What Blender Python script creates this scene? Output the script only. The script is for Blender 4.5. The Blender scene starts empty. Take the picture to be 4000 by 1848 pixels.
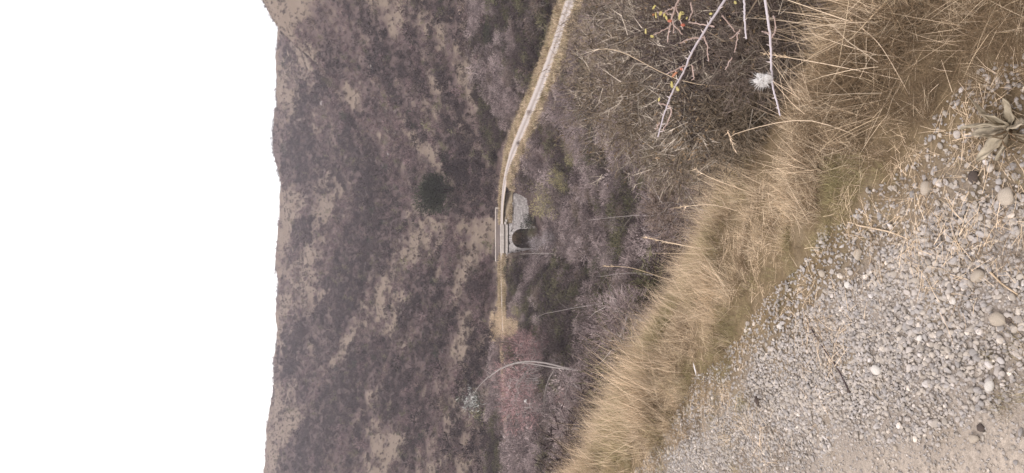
import bpy, math, random
import numpy as np
from mathutils import Vector, Matrix
rng = np.random.default_rng(7); random.seed(7)
scene = bpy.context.scene
# ------------------------------------------------------------------ camera (phone held sideways: picture left is up)
F = 3022.0; PITCH = math.radians(-8.0); EYE = 1.6
cp, sp = math.cos(PITCH), math.sin(PITCH)
cam_d = bpy.data.cameras.new('camera'); cam = bpy.data.objects.new('camera', cam_d)
scene.collection.objects.link(cam); scene.camera = cam
cam_d.sensor_fit = 'HORIZONTAL'; cam_d.angle = 2*math.atan(2000/F); cam_d.clip_start = .05; cam_d.clip_end = 4000
fwd = Vector((0, cp, sp)); upv = Vector((0, -sp, cp)); rt = Vector((1, 0, 0))
M = Matrix((-upv, rt, -fwd)).transposed().to_4x4(); M.translation = (0, 0, EYE)
cam.matrix_world = M
# ------------------------------------------------------------------ world: bright overcast sky
world = bpy.data.worlds.new('World'); scene.world = world; world.use_nodes = True
SUN_EL, SUN_AZ = math.radians(40), math.radians(-35)
wn = world.node_tree.nodes; wl = world.node_tree.links; wn.clear()
sky = wn.new('ShaderNodeTexSky'); sky.sky_type = 'NISHITA'; sky.sun_disc = False
sky.sun_elevation = SUN_EL; sky.sun_rotation = SUN_AZ; sky.air_density = 1; sky.dust_density = 3
b1 = wn.new('ShaderNodeBackground'); b1.inputs[1].default_value = .05; wl.new(sky.outputs[0], b1.inputs[0])
b2 = wn.new('ShaderNodeBackground'); b2.inputs[0].default_value = (1.0, .96, .94, 1); b2.inputs[1].default_value = .84
ad = wn.new('ShaderNodeAddShader'); wl.new(b1.outputs[0], ad.inputs[0]); wl.new(b2.outputs[0], ad.inputs[1])
wo = wn.new('ShaderNodeOutputWorld'); wl.new(ad.outputs[0], wo.inputs[0])
sd = bpy.data.lights.new('sun', 'SUN'); sun = bpy.data.objects.new('sun', sd); scene.collection.objects.link(sun)
sd.energy = 1.5; sd.angle = math.radians(14); sd.color = (1, .97, .93)
sdir = Vector((math.sin(SUN_AZ)*math.cos(SUN_EL), math.cos(SUN_AZ)*math.cos(SUN_EL)*-1, math.sin(SUN_EL)))
sun.rotation_euler = sdir.to_track_quat('Z', 'Y').to_euler()
scene.view_settings.view_transform = 'Standard'; scene.view_settings.look = 'None'
scene.view_settings.exposure = 0.52; scene.view_settings.gamma = 1; scene.view_settings.use_curve_mapping = False
scene.render.engine = 'CYCLES'
scene.cycles.max_bounces = 4; scene.cycles.diffuse_bounces = 2; scene.cycles.volume_bounces = 0

# ------------------------------------------------------------------ helpers
C = scene.collection
def link(o, parent=None):
    C.objects.link(o)
    if parent is not None: o.parent = parent
    return o
def mesh_of(name, v, f, mats=(), smooth=False, attrs=None):
    me = bpy.data.meshes.new(name)
    v = np.asarray(v, dtype=np.float32); me.vertices.add(len(v)); me.vertices.foreach_set('co', v.ravel())
    if isinstance(f, np.ndarray):
        n, k = f.shape; me.loops.add(n*k); me.loops.foreach_set('vertex_index', f.ravel().astype(np.int32))
        me.polygons.add(n); me.polygons.foreach_set('loop_start', np.arange(0, n*k, k, dtype=np.int32))
        me.polygons.foreach_set('loop_total', np.full(n, k, dtype=np.int32))
    else:
        ls = []; st = []; tot = []
        for p in f: st.append(len(ls)); tot.append(len(p)); ls.extend(p)
        me.loops.add(len(ls)); me.loops.foreach_set('vertex_index', np.array(ls, dtype=np.int32))
        me.polygons.add(len(f)); me.polygons.foreach_set('loop_start', np.array(st, dtype=np.int32))
        me.polygons.foreach_set('loop_total', np.array(tot, dtype=np.int32))
    for m in mats: me.materials.append(m)
    me.update(calc_edges=True)
    me.polygons.foreach_set('use_smooth', np.full(len(me.polygons), smooth))
    for k, a in (attrs or {}).items():
        a = np.asarray(a, dtype=np.float32)
        if a.ndim == 1:
            at = me.attributes.new(k, 'FLOAT', 'POINT'); at.data.foreach_set('value', a)
        else:
            at = me.attributes.new(k, 'FLOAT_VECTOR', 'POINT'); at.data.foreach_set('vector', a.ravel())
    return me
def obj(name, me, parent=None, loc=None, **props):
    o = bpy.data.objects.new(name, me)
    if loc is not None: o.location = loc
    for k, v in props.items(): o[k] = v
    return link(o, parent)
def thing(name, label, cat, loc=(0, 0, 0), rz=0, group=None):
    o = bpy.data.objects.new(name, None); o.empty_display_size = .1
    o.location = loc; o.rotation_euler = (0, 0, rz); o['label'] = label; o['category'] = cat
    if group: o['group'] = group
    return link(o)
def dup(root, loc, rz, sc=1.0, label=None, group=None):
    r = root.copy(); C.objects.link(r); r.location = loc; r.rotation_euler = (0, 0, rz)
    r.scale = (sc, sc, sc) if not isinstance(sc, tuple) else sc
    if label: r['label'] = label
    if group: r['group'] = group
    for ch in list(root.children):
        c = ch.copy(); C.objects.link(c); c.parent = r
    return r
def hsh(ix, iy, seed):
    n = (ix.astype(np.int64)*374761393 + iy.astype(np.int64)*668265263 + seed*1442695041) & 0xffffffff
    n = ((n ^ (n >> 13))*1274126177) & 0xffffffff
    return ((n ^ (n >> 16)) & 0xffff)/65535.0
def vnoise(x, y, seed=0):
    ix = np.floor(x); iy = np.floor(y); fx = x-ix; fy = y-iy
    fx = fx*fx*(3-2*fx); fy = fy*fy*(3-2*fy)
    a = hsh(ix, iy, seed); b = hsh(ix+1, iy, seed); c = hsh(ix, iy+1, seed); d = hsh(ix+1, iy+1, seed)
    return (a*(1-fx)+b*fx)*(1-fy)+(c*(1-fx)+d*fx)*fy
def fbm(x, y, seed=0, o=4):
    x = np.asarray(x, float); y = np.asarray(y, float)
    s = 0; a = .5; t = 0
    for k in range(o):
        s = s+a*vnoise(x*2**k+17.3*k, y*2**k-9.1*k, seed+k); t += a; a *= .55
    return s/t
def sstep(a, b, x):
    t = np.clip((x-a)/(b-a), 0, 1); return t*t*(3-2*t)
def lin(c): return tuple(((v/255+.055)/1.055)**2.4 if v > 10 else v/255/12.92 for v in c)

# ------------------------------------------------------------------ the lie of the land
def zpx(y, px):
    v = -(px-2000)/F; return EYE + y*(sp+v*cp)/(cp-v*sp)
def P(*a): return a
cols = {
 0:   [(10,-4.1),(20,-8),(35,-12.3),(50,-13),(62,-12.5),(68,-11.8),P(90,'p',1990),P(120,'p',1840),P(160,'p',1560),P(200,'p',1300),P(258,'p',995),P(285,'p',1060),P(330,'p',1120),P(420,'p',1100)],
 150: [(10,-3.9),(20,-7.9),(35,-12.4),(50,-13.8),(74,-12.6),P(92,'p',1990),P(120,'p',1830),P(160,'p',1590),P(200,'p',1370),P(254,'p',1085),P(276,'p',1130),P(310,'p',1150),P(360,'p',1130),P(420,'p',1087)],
 300: [(10,-3.6),(20,-7.6),(35,-12.5),(50,-14.6),(70,-14),(83,-12.5),P(97,'p',1960),P(120,'p',1830),P(160,'p',1620),P(200,'p',1440),P(245,'p',1262),P(265,'p',1295),P(300,'p',1250),P(360,'p',1150),P(420,'p',1080)],
 450: [(10,-3.4),(20,-7.4),(35,-12.5),(52,-15.2),(78,-14.9),(94,-12.6),P(104,'p',1945),P(125,'p',1825),P(160,'p',1650),P(200,'p',1490),P(235,'p',1355),P(255,'p',1385),P(300,'p',1300),P(360,'p',1165),P(420,'p',1072)],
 600: [(10,-3.1),(20,-7),(35,-12.4),(55,-15.6),(82,-15.8),(97,-14.5),(104,-12.5),P(113,'p',1925),P(130,'p',1840),P(165,'p',1680),P(200,'p',1550),P(230,'p',1450),P(255,'p',1455),P(300,'p',1340),P(360,'p',1185),P(420,'p',1070)],
 900: [(10,-2.4),(20,-6.2),(35,-11.5),(55,-15.2),(80,-16.8),(104,-17.0),(113,-14.5),(118,-12.9),P(128,'p',1890),P(160,'p',1720),P(200,'p',1570),P(250,'p',1420),P(300,'p',1290),P(360,'p',1170),P(420,'p',1089)],
 1200:[(10,-2),(20,-5.2),(35,-10),(55,-13.5),(80,-15),(98,-14.2),(106,-12.5),(112,-12.0),P(122,'p',1895),P(150,'p',1755),P(200,'p',1570),P(250,'p',1420),P(300,'p',1290),P(360,'p',1160),P(420,'p',1074)],
 1500:[(10,-1.6),(20,-4.1),(35,-8.2),(55,-11.5),(80,-13),(98,-13),(106,-12.4),(115,-11.8),P(130,'p',1850),P(160,'p',1715),P(200,'p',1560),P(250,'p',1400),P(300,'p',1270),P(360,'p',1145),P(420,'p',1060)],
 1848:[(10,-1.2),(20,-3.4),(35,-6.6),(55,-9.6),(80,-11.4),(103,-12.2),P(130,'p',1830),P(160,'p',1700),P(200,'p',1535),P(250,'p',1370),P(300,'p',1240),P(360,'p',1115),P(420,'p',1018)]}
LY = np.linspace(math.log(9), math.log(950), 900)
SC = []; ZC = []
for py, L in sorted(cols.items(), reverse=True):
    yy = []; zz = []
    for e in L:
        yy.append(e[0]); zz.append(zpx(e[0], e[2]) if len(e) == 3 else e[1])
    z4 = zz[-1]; yy += [450, 600, 950]; zz += [z4-3, z4-35, z4-90]
    z = np.interp(LY, np.log(yy), zz)
    k = np.hanning(17); k /= k.sum(); z = np.convolve(np.pad(z, 8, 'edge'), k, 'valid')
    SC.append((924-py)/F/cp); ZC.append(z)
SC = np.array(SC); ZC = np.array(ZC)
SS = np.linspace(-.9, .9, 361)
ZG = np.array([np.interp(SS, SC, ZC[:, j]) for j in range(len(LY))]).T   # [s, y]
k = np.hanning(15); k /= k.sum()
ZG = np.apply_along_axis(lambda a: np.convolve(np.pad(a, 7, 'edge'), k, 'valid'), 0, ZG)
# beyond the frame the slopes go on rising a little
ZG += (np.clip(np.abs(SS)-.36, 0, 1)[:, None])*np.exp(LY)[None, :]*.15*(LY > math.log(60))[None, :]
def zfar(x, y):
    y = np.maximum(y, 9.0); s = x/y
    fi = np.clip((s+.9)/1.8*360, 0, 359.99); fj = np.clip((np.log(y)-LY[0])/(LY[-1]-LY[0])*899, 0, 898.99)
    i = fi.astype(int); j = fj.astype(int); a = fi-i; b = fj-j
    return (ZG[i, j]*(1-a)+ZG[i+1, j]*a)*(1-b)+(ZG[i, j+1]*(1-a)+ZG[i+1, j+1]*a)*b
def qof(x, y): return .806*x+.593*y
def znear(x, y):
    q = qof(x, y)+.10*(fbm(x*1.3, y*1.3, 5, 2)-.5)
    d = np.maximum(q-1.95, 0)
    z = -np.where(d < .6, d*d*.55, .198+(d-.6)*.66)
    z = z + .03*np.exp(-((q-1.45)/.35)**2) + .012*(fbm(x*3, y*3, 9, 3)-.5)
    return z
ZROAD = -12.45
ROAD = []
for px_r, py_r in ((2228,0),(2163,212),(2080,419),(2027,543),(1994,621),(1968,730)):
    u_, y_, z_ = (924-py_r)/F, cp+(px_r-2000)/F*sp, sp-(px_r-2000)/F*cp; t_ = (ZROAD-EYE)/z_; ROAD.append((u_*t_, y_*t_))
ROAD = np.array([(30,20),(26,35),(22.5,50)]+ROAD+[(3.6,110.3),(1,110.3),(-3,110.3),(-7,110),(-12.7,108.4),(-17,106.3),(-31,101),(-60,96)], float)
for _ in range(2):   # round the corners
    n = [ROAD[0]]
    for a, b in zip(ROAD[:-1], ROAD[1:]): n += [a*.75+b*.25, a*.25+b*.75]
    ROAD = np.array(n+[ROAD[-1]])
def road_d(x, y):
    best = np.full(np.shape(x), 1e9); side = np.zeros(np.shape(x))
    for a, b in zip(ROAD[:-1], ROAD[1:]):
        e = b-a; L = e@e; t = np.clip(((x-a[0])*e[0]+(y-a[1])*e[1])/L, 0, 1)
        dx = x-a[0]-t*e[0]; dy = y-a[1]-t*e[1]; d = np.hypot(dx, dy); m = d < best
        best = np.where(m, d, best); side = np.where(m, np.sign(e[0]*dy-e[1]*dx), side)
    return best, side
def edge(x, y):
    """where gravel gives way to grass: 0 at the border, growing outwards"""
    return qof(x, y)-np.interp(y, [1.2, 1.7, 2.1, 2.6, 3.5, 4.2, 5, 8], [1.05, 1.14, 1.36, 1.43, 1.51, 1.58, 1.56, 1.58])
def trk(x, y):
    """0 where the bare wheel track meets the gravel"""
    return qof(x, y)-np.interp(y, [1.7, 2.1, 2.5, 3.2, 4], [.76, .82, .92, 1.06, 1.15])
def H(x, y):
    x = np.asarray(x, float); y = np.asarray(y, float)
    w = sstep(8.5, 14, y)
    z = zfar(x, y)
    amp = np.interp(y, [9, 30, 100, 160, 400], [.1, .5, .5, 3.0, 7.0]); sc = np.interp(y, [9, 60, 200], [5., 12., 26.])
    z = z + amp*(fbm(x/24, y/24, 21, 4)-.5) + .35*np.minimum(amp, 1.5)*(fbm(x/5, y/5, 33, 3)-.5)
    z = np.where(w < 1, znear(x, y)*(1-w)+z*w, z)
    m = (y > 40) & (y < 135)
    if np.any(m):
        d, sd_ = road_d(x, y)
        k = 1-sstep(1.9, 5.5, d)
        zr = np.where(y > 45, ZROAD, z)
        zc = z*(1-k)+zr*k
        # the ravine that passes under the bridge
        xc = -.27+.03*(y-108)+np.where(y > 112, (y-112)*.02, 0)
        hw = np.interp(y, [60, 96, 104, 107, 113, 118, 140], [5, 4.5, 3.2, 2.1, 2.1, 2.6, 3])
        g = 1-sstep(hw*.35, hw*1.0, np.abs(x-xc))
        # in front of the wall the foot of the masonry shows
        foot = (1-sstep(5.0, 7.4, x))*sstep(-2.6, -1.2, x)*sstep(98, 104, y)*(1-sstep(108.0, 108.7, y))
        floor_ = np.interp(y, [60, 96, 111, 117, 124], [-16.5, -17.6, -16.7, -13.7, -12.0])
        gm = g*sstep(58, 66, y)*(1-sstep(124, 133, y))
        zc = zc*(1-foot)+np.minimum(zc, -16.7+.1*np.clip(x-1, 0, 5))*foot
        inside = (y > 107.6) & (y < 112.4)
        gm = np.where(inside, np.where(np.abs(x+.27) < 1.9, 1, 0), gm)
        zc = np.where((x > 1.7) & (x < 6.3) & (y > 107.9) & (y < 109.6), np.minimum(zc, -13.6+(y-108)*.85), zc)
        zc = zc*(1-gm)+np.minimum(zc, floor_)*gm
        z = np.where(m, zc, z)
    return z
def pix_dir(px, py):
    u = (924-py)/F; v = -(px-2000)/F
    return np.array([u, cp-v*sp, sp+v*cp])
def hit(px, py, y0=1.0, y1=700):
    d = pix_dir(px, py); ys = np.geomspace(y0, y1, 2200); x = d[0]/d[1]*ys; z = EYE+d[2]/d[1]*ys
    h = H(x, ys); b = np.nonzero(z <= h)[0]
    j = b[0] if len(b) else len(ys)-1
    return np.array([x[j], ys[j], h[j]])
def at(px, py, y):
    d = pix_dir(px, py); return np.array([d[0]/d[1]*y, y, EYE+d[2]/d[1]*y])
def to_px(x, y, z):
    f = y*cp+(z-EYE)*sp; v = (-(y)*sp+(z-EYE)*cp)/f
    return 2000-v*F, 924-x/f*F

# ------------------------------------------------------------------ materials
def new_mat(name, rough=.9, spec=.2):
    m = bpy.data.materials.new(name); m.use_nodes = True; nt = m.node_tree
    b = nt.nodes['Principled BSDF']; b.inputs['Roughness'].default_value = rough
    b.inputs['Specular IOR Level'].default_value = spec
    return m, nt, b
def N(nt, t, **kw):
    n = nt.nodes.new(t)
    for k, v in kw.items(): setattr(n, k, v)
    return n
def ramp(nt, fac, stops):
    r = N(nt, 'ShaderNodeValToRGB'); el = r.color_ramp.elements
    while len(el) < len(stops): el.new(.5)
    for e, (p, c) in zip(el, stops): e.position = p; e.color = (*c, 1)
    nt.links.new(fac, r.inputs[0]); return r.outputs[0]
def mix(nt, fac, a, b, mode='MIX'):
    n = N(nt, 'ShaderNodeMix', data_type='RGBA', blend_type=mode)
    for s, v in ((n.inputs[0], fac), (n.inputs[6], a), (n.inputs[7], b)):
        if isinstance(v, (int, float)): s.default_value = v
        elif isinstance(v, tuple): s.default_value = (*v, 1)
        else: nt.links.new(v, s)
    return n.outputs[2]
def noise(nt, scale, detail=4, rough=.6, vec=None):
    n = N(nt, 'ShaderNodeTexNoise'); n.inputs['Scale'].default_value = scale; n.inputs['Detail'].default_value = detail
    n.inputs['Roughness'].default_value = rough
    if vec is not None: nt.links.new(vec, n.inputs['Vector'])
    return n.outputs[0]
def geo_pos(nt): return N(nt, 'ShaderNodeNewGeometry').outputs['Position']
def attr(nt, name): return N(nt, 'ShaderNodeAttribute', attribute_name=name)
def bump(nt, b, h, s, d):
    n = N(nt, 'ShaderNodeBump'); n.inputs['Strength'].default_value = s; n.inputs['Distance'].default_value = d
    nt.links.new(h, n.inputs['Height']); nt.links.new(n.outputs[0], b.inputs['Normal'])

def twig_mat(name, c1, c2, tone=None):
    m, nt, b = new_mat(name, .85, .15)
    oi = N(nt, 'ShaderNodeObjectInfo'); col = ramp(nt, oi.outputs['Random'], [(0, c1), (1, c2)])
    t = attr(nt, 'tone'); mm = N(nt, 'ShaderNodeMapRange'); mm.inputs[3].default_value = .38; mm.inputs[4].default_value = 1.58
    nt.links.new(t.outputs['Fac'], mm.inputs[0])
    vm = N(nt, 'ShaderNodeVectorMath', operation='SCALE'); nt.links.new(col, vm.inputs[0]); nt.links.new(mm.outputs[0], vm.inputs['Scale'])
    nt.links.new(vm.outputs[0], b.inputs['Base Color'])
    return m
M_MAUVE = twig_mat('mauve_twigs', (.14, .106, .102), (.34, .265, .255))
M_BROWN = twig_mat('brown_twigs', (.10, .076, .064), (.25, .19, .158))
M_DARK = twig_mat('dark_twigs', (.040, .029, .029), (.092, .067, .065))
M_OLIVE = twig_mat('olive_leaves', (.10, .092, .055), (.18, .16, .095))
M_MOSS = twig_mat('mossy_twigs', (.26, .23, .12), (.36, .31, .17))
M_GREEN = twig_mat('evergreen_leaves', (.032, .040, .026), (.060, .066, .044))
M_RED = twig_mat('reddish_twigs', (.31, .185, .178), (.43, .275, .265))
M_PALE = twig_mat('pale_twigs', (.36, .31, .31), (.48, .42, .42))
M_BARK = twig_mat('grey_bark', (.26, .22, .205), (.38, .33, .31))
M_WHITEBARK = twig_mat('pale_bark', (.41, .355, .335), (.50, .44, .41))
M_GOLD = twig_mat('golden_grass', (.56, .42, .27), (.78, .62, .45))
M_STRAW = twig_mat('straw', (.56, .42, .285), (.68, .53, .385))
M_BRASS = twig_mat('brown_grass', (.13, .088, .052), (.25, .175, .11))
M_GGRASS = twig_mat('greenish_grass', (.25, .21, .105), (.39, .325, .175))

# ------------------------------------------------------------------ mesh builders for plants
class MB:
    def __init__(s): s.v = []; s.f = []; s.t = []; s.n = 0
    def tube(s, path, r0, r1, sides=4, tone=.5):
        path = np.asarray(path, float); k = len(path)
        T = np.gradient(path, axis=0); T /= np.linalg.norm(T, axis=1)[:, None]+1e-9
        ref = np.array([.3, .2, .93]); 
        if abs(T[0]@ref) > .9: ref = np.array([1., 0, 0])
        U = np.cross(T, ref); U /= np.linalg.norm(U, axis=1)[:, None]+1e-9; W = np.cross(T, U)
        R = np.linspace(r0, r1, k)[:, None]
        ang = np.arange(sides)*2*math.pi/sides
        for j in range(k):
            for a in ang: s.v.append(path[j]+R[j]*(math.cos(a)*U[j]+math.sin(a)*W[j])); s.t.append(tone)
        for j in range(k-1):
            for a in range(sides):
                b = (a+1) % sides; o = s.n+j*sides
                s.f.append((o+a, o+b, o+sides+b, o+sides+a))
        s.f.append(tuple(s.n+a for a in range(sides))[::-1]); s.f.append(tuple(s.n+(k-1)*sides+a for a in range(sides)))
        s.n += k*sides
    def poly(s, pts, tone=.5):
        for p in pts: s.v.append(np.asarray(p, float)); s.t.append(tone)
        s.f.append(tuple(range(s.n, s.n+len(pts)))); s.n += len(pts)
    def build(s, name, mats, smooth=False): return mesh_of(name, s.v, s.f, mats, smooth, {'tone': s.t})
def rvec(r): v = r.normal(size=3); return v/np.linalg.norm(v)
def twig_tris(name, base, dirs, L, W, mats, tone, bend=.0):
    n = len(base); r = np.random.default_rng(len(base))
    side = np.cross(dirs, r.normal(size=(n, 3))); side /= np.linalg.norm(side, axis=1)[:, None]+1e-9
    a = base-side*W[:, None]*.5; b = base+side*W[:, None]*.5; c = base+dirs*L[:, None]
    c[:, 2] -= bend*L
    v = np.stack([a, b, c], 1).reshape(-1, 3); f = np.arange(3*n).reshape(n, 3)
    return mesh_of(name, v, f, mats, False, {'tone': np.repeat(tone, 3)})
def crown(name, seed, rad, h0, h1, n, L, W, mats, lumps=9, up=.5, hollow=.35):
    """many twigs spread through a lumpy crown"""
    r = np.random.default_rng(seed)
    c = r.normal(size=(lumps, 3)); c /= np.linalg.norm(c, axis=1)[:, None]; c *= r.uniform(.25, .75, (lumps, 1))
    lr = r.uniform(.3, .55, lumps)
    m = max(1, n//4)
    k = r.integers(0, lumps, m); d = r.normal(size=(m, 3)); d /= np.linalg.norm(d, axis=1)[:, None]
    p = c[k]+d*(lr[k]*r.uniform(hollow, 1, m)**.6)[:, None]
    p[:, 2] = np.clip(p[:, 2], -1, 1.4)
    S = np.array([rad, rad, (h1-h0)/2]); O = np.array([0, 0, (h0+h1)/2])
    pos = p*S+O; pos[:, 2] = np.maximum(pos[:, 2], .03)
    dirs = d*.7+p*.5+np.array([0, 0, up])+r.normal(size=(m, 3))*.5; dirs /= np.linalg.norm(dirs, axis=1)[:, None]
    tone = np.clip(.5+.18*r.normal(size=m)+.42*(r.uniform(-1, 1, lumps)[k]), 0, 1)
    LL = L*r.uniform(.6, 1.4, m); WW = W*r.uniform(.7, 1.3, m)
    P_ = [pos]; D_ = [dirs]; L_ = [LL]; W_ = [WW]; T_ = [tone]
    for q_ in range(3):      # side twigs fork off every main twig
        f = r.uniform(.1, .75, m)[:, None]; dd = dirs*.8+r.normal(size=(m, 3))*.55; dd /= np.linalg.norm(dd, axis=1)[:, None]
        P_.append(pos+dirs*LL[:, None]*f); D_.append(dd); L_.append(LL*r.uniform(.35, .75, m)); W_.append(WW*.75); T_.append(np.clip(tone+r.normal(size=m)*.12, 0, 1))
    return twig_tris(name, np.concatenate(P_), np.concatenate(D_), np.concatenate(L_), np.concatenate(W_), mats, np.concatenate(T_)), c*S+O
def stems(name, seed, targets, mats, r0, r1, base_spread=.1, sides=3, sub=3):
    r = np.random.default_rng(seed); mb = MB()
    for t in targets:
        b = np.array([r.normal()*base_spread, r.normal()*base_spread, -.15])
        mid = b*.5+t*.5+np.array([r.normal()*.06, r.normal()*.06, .12])*np.linalg.norm(t)
        ts = np.linspace(0, 1, 6)[:, None]; path = b*(1-ts)**2+2*mid*ts*(1-ts)+t*ts**2
        path[1:-1] += r.normal(size=(4, 3))*.02*np.linalg.norm(t)
        mb.tube(path, r0, r1, sides, r.uniform(.3, .8))
        for _ in range(sub):
            k = r.integers(2, 6); d = rvec(r); d[2] = abs(d[2])*.7
            e = path[k]+d*np.linalg.norm(t)*r.uniform(.25, .5)
            mb.tube([path[k], (path[k]+e)/2+rvec(r)*.05*np.linalg.norm(t), e], r1*1.6, r1*.4, 3, r.uniform(.3, .8))
    return mb.build(name, mats)

# ------------------------------------------------------------------ scattering with geometry nodes (true stuff only)
def scatter(name, pts, rots, scl, idx, sources, label, cat):
    col = bpy.data.collections.new('source_'+name)
    for i, s in enumerate(sources):
        o = bpy.data.objects.new('%s_source_%02d' % (name, i), s); col.objects.link(o)
    me = mesh_of(name, pts, np.zeros((0, 3), int), attrs={'rot': np.asarray(rots), 'scl': np.asarray(scl)})
    a = me.attributes.new('idx', 'INT', 'POINT'); a.data.foreach_set('value', np.asarray(idx, dtype=np.int32))
    o = obj(name, me, kind='stuff', label=label, category=cat)
    g = bpy.data.node_groups.new('scatter_'+name, 'GeometryNodeTree')
    g.interface.new_socket('Geometry', in_out='INPUT', socket_type='NodeSocketGeometry')
    g.interface.new_socket('Geometry', in_out='OUTPUT', socket_type='NodeSocketGeometry')
    n = g.nodes; l = g.links
    gi = n.new('NodeGroupInput'); go = n.new('NodeGroupOutput'); ip = n.new('GeometryNodeInstanceOnPoints')
    ci = n.new('GeometryNodeCollectionInfo'); ci.inputs[0].default_value = col; ci.inputs[1].default_value = True; ci.inputs[2].default_value = True
    def na(nm, t):
        q = n.new('GeometryNodeInputNamedAttribute'); q.data_type = t; q.inputs[0].default_value = nm; return q.outputs[0]
    er = n.new('FunctionNodeEulerToRotation'); l.new(na('rot', 'FLOAT_VECTOR'), er.inputs[0])
    l.new(gi.outputs[0], ip.inputs['Points']); l.new(ci.outputs[0], ip.inputs['Instance'])
    ip.inputs['Pick Instance'].default_value = True; l.new(na('idx', 'INT'), ip.inputs['Instance Index'])
    l.new(er.outputs[0], ip.inputs['Rotation']); l.new(na('scl', 'FLOAT_VECTOR'), ip.inputs['Scale'])
    l.new(ip.outputs[0], go.inputs[0])
    md = o.modifiers.new('scatter', 'NODES'); md.node_group = g
    return o

# ================================================================== SETTING
# pale-grass / brush cover of the far slope, dark brush also painting relief shade: authored patches (photo px, py, half sizes, tilt deg, strength)
PALE = [(1130,240,60,120,-25,1.0),(1140,430,45,120,0,1.0),(1180,330,55,60,-30,.8),(1370,345,40,50,-35,1.0),(1450,260,18,22,0,.6),(1975,110,36,100,0,1.1),(1945,185,30,40,0,.8),
 (1840,235,22,70,-35,.9),(1880,290,26,60,-20,.8),(1700,100,90,70,-30,.55),(1760,160,60,70,-30,.5),(1225,990,50,170,-12,1.0),(1110,930,18,60,0,.7),(1650,900,42,100,-15,.95),(1610,845,45,50,0,1.0),
 (1670,1000,30,50,0,.9),(1800,880,20,80,-5,.5),(1440,1130,80,130,20,.7),(1560,1180,60,60,0,.95),(1400,1280,90,120,25,.6),(1500,1240,70,60,0,.6),(1340,1450,50,150,15,.6),
 (1075,1400,30,260,0,1.2),(1050,1700,30,160,10,.9),(1450,1650,60,130,5,.65),(1500,1700,50,80,0,.7),(1820,1400,30,130,0,.9),(1790,1650,40,120,10,.6),(1290,650,50,70,-20,.55),(1330,750,60,80,-20,.55),
 (1255,1150,60,50,0,.7),(1290,1620,50,40,0,.7),(1600,320,45,35,0,.5),(1620,260,50,40,0,.4),(1690,550,60,15,0,.5),(1870,800,35,110,0,.3),(1935,1320,26,60,0,1.3),(1990,1320,26,60,0,1.3),(1920,900,18,80,0,.4)]
DARKP = [(1180,130,50,110,-38,.8),(1270,320,60,130,-40,.9),(1400,480,60,140,-35,.8),(1520,250,80,120,-35,.3),(1540,500,110,130,0,.35),(1480,700,120,140,0,.3),(1390,930,110,190,-30,.75),(1210,610,40,90,0,.4),
 (1560,1080,60,60,0,.35),(1580,1450,110,170,0,.6),(1190,1480,60,110,0,.5),(1290,1560,90,130,0,.4),(1700,1150,110,130,0,.3),(1300,1780,110,80,0,.5),(1880,1120,50,90,0,.5),(1690,1700,60,90,0,.3)]
def patch(px, py, L):
    s = np.zeros(np.shape(px))
    wob = 34*(fbm(px/55, py/55, 71, 3)-.5)*2; wob2 = 34*(fbm(px/55, py/55, 88, 3)-.5)*2
    for (a, b, ra, rb, t, k) in L:
        t = math.radians(t); dx = px-a+wob; dy = py-b+wob2
        u = dx*math.cos(t)-dy*math.sin(t); v = dx*math.sin(t)+dy*math.cos(t)
        s = s+k*np.exp(-((u/ra)**2+(v/rb)**2)**1.4)
    return s
def cover(x, y, z):
    """0 = bare dry turf, 1 = thick brush, with the shade of the folds painted in"""
    px, py = to_px(x, y, z)
    c = .62+.9*(fbm(x/9, y/16, 41, 4)-.5)+1.3*(fbm(x/2.2, y/4, 55, 3)-.5)
    c = c-.30*(1-sstep(1085, 1200, px))
    bd = fbm((px*.83-py*.55)/105, (px*.55+py*.83)/420, 83, 2)*(py < 850)+fbm((px*.88+py*.47)/105, (px*.47-py*.88)/420, 87, 2)*(py >= 850)
    c = c+1.3*(bd-.5)  # diagonal dark bands paint the shade of the folds into the cover
    stk = fbm((px*.8-py*.45)/42, (px*.45+py*.8)/190, 63, 3); c = c+1.5*(stk-.5)*(py < 850)
    stk = fbm((px*.85+py*.4)/42, (px*.4-py*.85)/190, 67, 3); c = c+1.1*(stk-.5)*(py >= 850)
    c = c-1.05*patch(px, py, PALE)*sstep(.36, .66, fbm(x/1.9, y/3.2, 57, 4))*sstep(.25, .55, fbm(x/5.5, y/10, 59, 2))+.8*patch(px, py, DARKP)
    return np.clip(c, 0, 1)

def grid_mesh(name, X, Y, Z, mats, attrs):
    n, m = X.shape; v = np.stack([X, Y, Z], -1).reshape(-1, 3)
    i = np.arange(n*m).reshape(n, m)
    f = np.stack([i[:-1, :-1], i[1:, :-1], i[1:, 1:], i[:-1, 1:]], -1).reshape(-1, 4)
    return mesh_of(name, v, f, mats, True, {k: a.reshape(-1) if a.shape == X.shape else a.reshape(-1, 3) for k, a in attrs.items()})

# hillside material
mt, nt, b = new_mat('hillside_turf_and_brush', .95, .1)
cv = attr(nt, 'cover').outputs['Fac']; pos = geo_pos(nt)
n1 = noise(nt, .9, 6, .7, pos); n2 = noise(nt, .16, 4, .6, pos); n3 = noise(nt, 3.5, 4, .7, pos)
ms = N(nt, 'ShaderNodeMath', operation='MULTIPLY_ADD'); nt.links.new(n1, ms.inputs[0]); ms.inputs[1].default_value = .9
ms2 = N(nt, 'ShaderNodeMath', operation='ADD'); nt.links.new(cv, ms2.inputs[0]); ms2.inputs[1].default_value = -.42
nt.links.new(ms2.outputs[0], ms.inputs[2])
turf = ramp(nt, n2, [(.3, (.215, .160, .118)), (.7, (.275, .208, .165))])
turf = mix(nt, n3, turf, (.17, .135, .105))
brush = ramp(nt, n3, [(.25, (.050, .034, .032)), (.5, (.112, .079, .073)), (.8, (.20, .145, .13))])
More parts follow.
